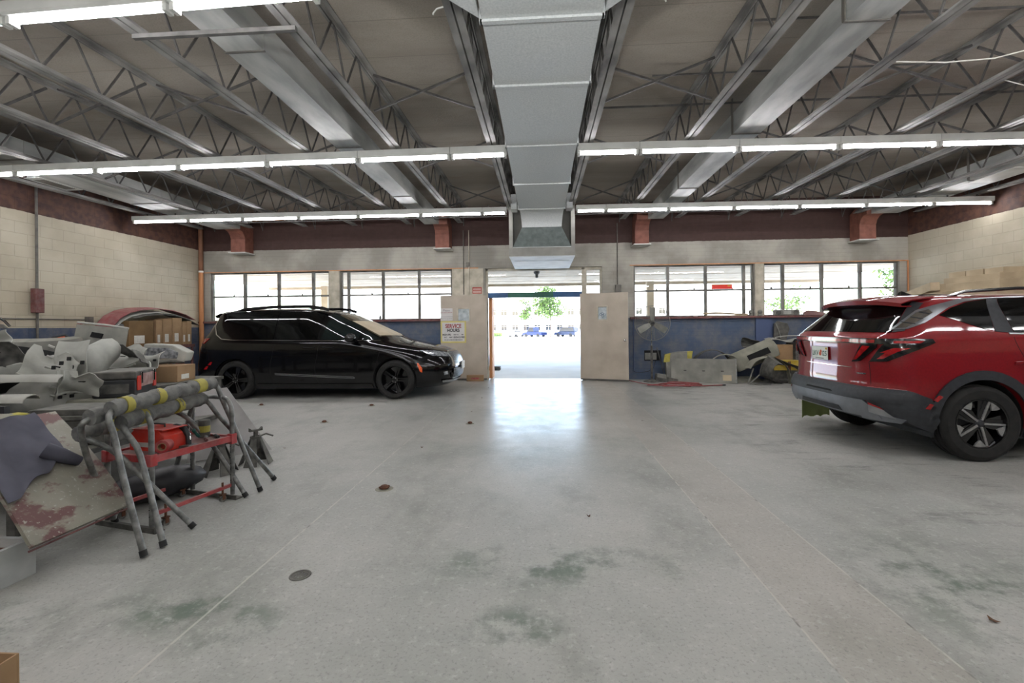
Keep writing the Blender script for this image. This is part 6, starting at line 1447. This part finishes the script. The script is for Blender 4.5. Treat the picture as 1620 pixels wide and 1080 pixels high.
def tree(x, y, h, r, label, n=900, s=.16):
    t = thing('tree', label, 'tree', (x, y, gz(y))); mb = MB()
    mb.tube([(0, 0, 0), (.04, 0, h*.25), (-.05, 0, h*.5), (0, 0, h*.8)], [.14, .12, .09, .04], 8)
    for k in range(6):
        a = k*1.05; mb.tube([(0, 0, h*(.32+.05*k)), (math.cos(a)*r*.7, math.sin(a)*r*.7, h*(.5+.06*k))], [.05, .015], 5)
    mb.build('trunk', 'bark', t)
    mb = MB()
    for k in range(14):
        a = rnd.random()*6.28; rr = r*.65*rnd.random()**.5; leafball(mb, (math.cos(a)*rr, math.sin(a)*rr, h*(.42+.48*rnd.random())), r*.42, n//14, s, rnd)
    mb.build('foliage', 'leaf_green', t)
tree(1.8, 90, 10.5, 4.8, 'bushy green tree right of the middle of the doorway view', 2600, .26)
tree(-3.6, 99, 8.6, 2.4, 'slimmer green tree left of the middle of the doorway view', 800, .24)
tree(33, 45, 9, 3.6, 'leafy tree seen through the rightmost window', 1100, .22)
tree(26.5, 52, 8, 2.6, 'smaller leafy tree seen through the last window, left of the big one', 600, .2)
mb = MB(); mb.box(-12, -9.2, 106, 107, -1, -.2); leafball(mb, (-10.5, 106.5, -.5), 1.2, 200, .15, rnd); tag(mb.build('hedge', 'leaf_green'), 'low trimmed green hedge in front of the white building', 'hedge')
def small_car(label, x, y, L, h, roof, paint, cab=None, rz=0, name='car', sc=1.0):
    c = thing(name, label, 'car', (x, y, gz(y)), rz); w = .88
    bp = [(-L/2, .35), (-L/2, .85), (-L/2+.1, .95), (L/2-1.1, .98), (L/2-.15, .82), (L/2, .6), (L/2, .35)]
    mb = MB(); mb.prism(bp, 1, -w, w); mb.build('body', paint, c, bevel=.06)
    mb = MB(); rp = [(roof[0], .96), (roof[0]+.15, h), (roof[1]-.5, h), (roof[1], .96)]; mb.prism(rp, 1, -w+.1, w-.1); cb = mb.build('cabin', paint, c, bevel=.05)
    mb = MB(); gp = [(roof[0]+.12, 1.02), (roof[0]+.22, h-.1), (roof[1]-.58, h-.1), (roof[1]-.16, 1.02)]; mb.prism(gp, 1, -w+.085, w-.085); mb.build('side_glass', 'dark_glass', c)
    if cab: mb = MB(); mb.box(-L/2+.08, roof[0]-.08, -w+.1, w-.1, .955, .965); mb.build('bed', 'black_plastic', c)
    for xx in (-L/2+.85, L/2-.9):
        for sg in (-1, 1):
            mb = MB(); M = Matrix.Translation((xx, sg*(w-.1), .34)) @ Matrix.Rotation(PI/2, 4, 'X'); mb.lathe([(0, -.11), (.2, -.11), (.33, -.1), (.34, -.05), (.34, .05), (.33, .1), (.2, .11), (0, .11)], 20, M); mb.build('wheel', 'rubber', c, smooth=True)
    c.scale = (sc, sc, sc)
    return c
mat('blue_car', '#0a1a44', '#0f2250', rough=.3, scale=2); mat('slate_car', '#0f1c36', '#162644', rough=.3, scale=2); mat('white_car', '#c8cace', '#d5d7da', rough=.3, scale=2)
small_car('blue pickup truck parked across the lot in front of the trees', -1.5, 97, 4.6, 1.85, (-.5, 1.3), 'blue_car', cab=1, name='pickup_truck', rz=PI-.7, sc=1.15)
small_car('slate blue car parked across the lot, right of the tree', 5.2, 97, 4.4, 1.8, (-2.1, 1.2), 'slate_car', rz=PI-.6, sc=1.15)
small_car('pale car with dark wheels parked left of the blue pickup', -5.6, 101, 4.0, 1.5, (-1.7, .8), 'white_car', rz=.9)
small_car('pale car half hidden behind the right door', 4.4, 30, 4.4, 1.5, (-1.9, 1.0), 'white_car')
mb = MB(); mb.box(-1.9, -1.3, 14.2, 14.5, -.02, .1); tag(mb.build('wheel_stop', 'dusty_dark', bevel=.03), 'dark low kerb block outside the left door jamb', 'kerb block')
# ------------------------------------------------------------------ light and camera
w = bpy.data.worlds.new('sky'); bpy.context.scene.world = w; w.use_nodes = True
bg = w.node_tree.nodes['Background']; sky = w.node_tree.nodes.new('ShaderNodeTexSky'); sky.sky_type = 'NISHITA'; sky.sun_disc = False
sky.sun_elevation = math.radians(55); sky.sun_rotation = math.radians(200); sky.air_density = 1; sky.dust_density = 2
w.node_tree.links.new(sky.outputs[0], bg.inputs[0]); bg.inputs[1].default_value = SKY_STR
sl = bpy.data.lights.new('sun', 'SUN'); sl.energy = SUN_STR; sl.angle = math.radians(.6); so = bpy.data.objects.new('sun', sl); COL.objects.link(so)
so.rotation_euler = (math.radians(38), 0, math.radians(-25))
fl = bpy.data.lights.new('bounce_flash', 'AREA'); fl.shape = 'DISK'; fl.size = .5; fl.energy = FLASH; fo = bpy.data.objects.new('bounce_flash', fl); COL.objects.link(fo)
fo.location = (0, -.9, 1.9); fo.rotation_euler = (math.radians(180-12), 0, 0)
cam = bpy.data.cameras.new('camera'); co = bpy.data.objects.new('camera', cam); COL.objects.link(co); bpy.context.scene.camera = co
cam.sensor_width = 36; cam.lens = 725/1620*36; cam.shift_y = -24/1620; cam.clip_end = 500; cam.clip_start = .05
yaw = math.atan(47/725)
co.matrix_world = Matrix.Translation((0, 0, 1.35)) @ Matrix.Rotation(yaw, 4, 'Z') @ Matrix.Rotation(PI/2, 4, 'X') @ Matrix.Rotation(-.0095, 4, 'Z')
vs = bpy.context.scene.view_settings; vs.view_transform = 'Standard'; vs.look = 'None'; vs.gamma = 1; vs.use_curve_mapping = False
vs.exposure = EXPO
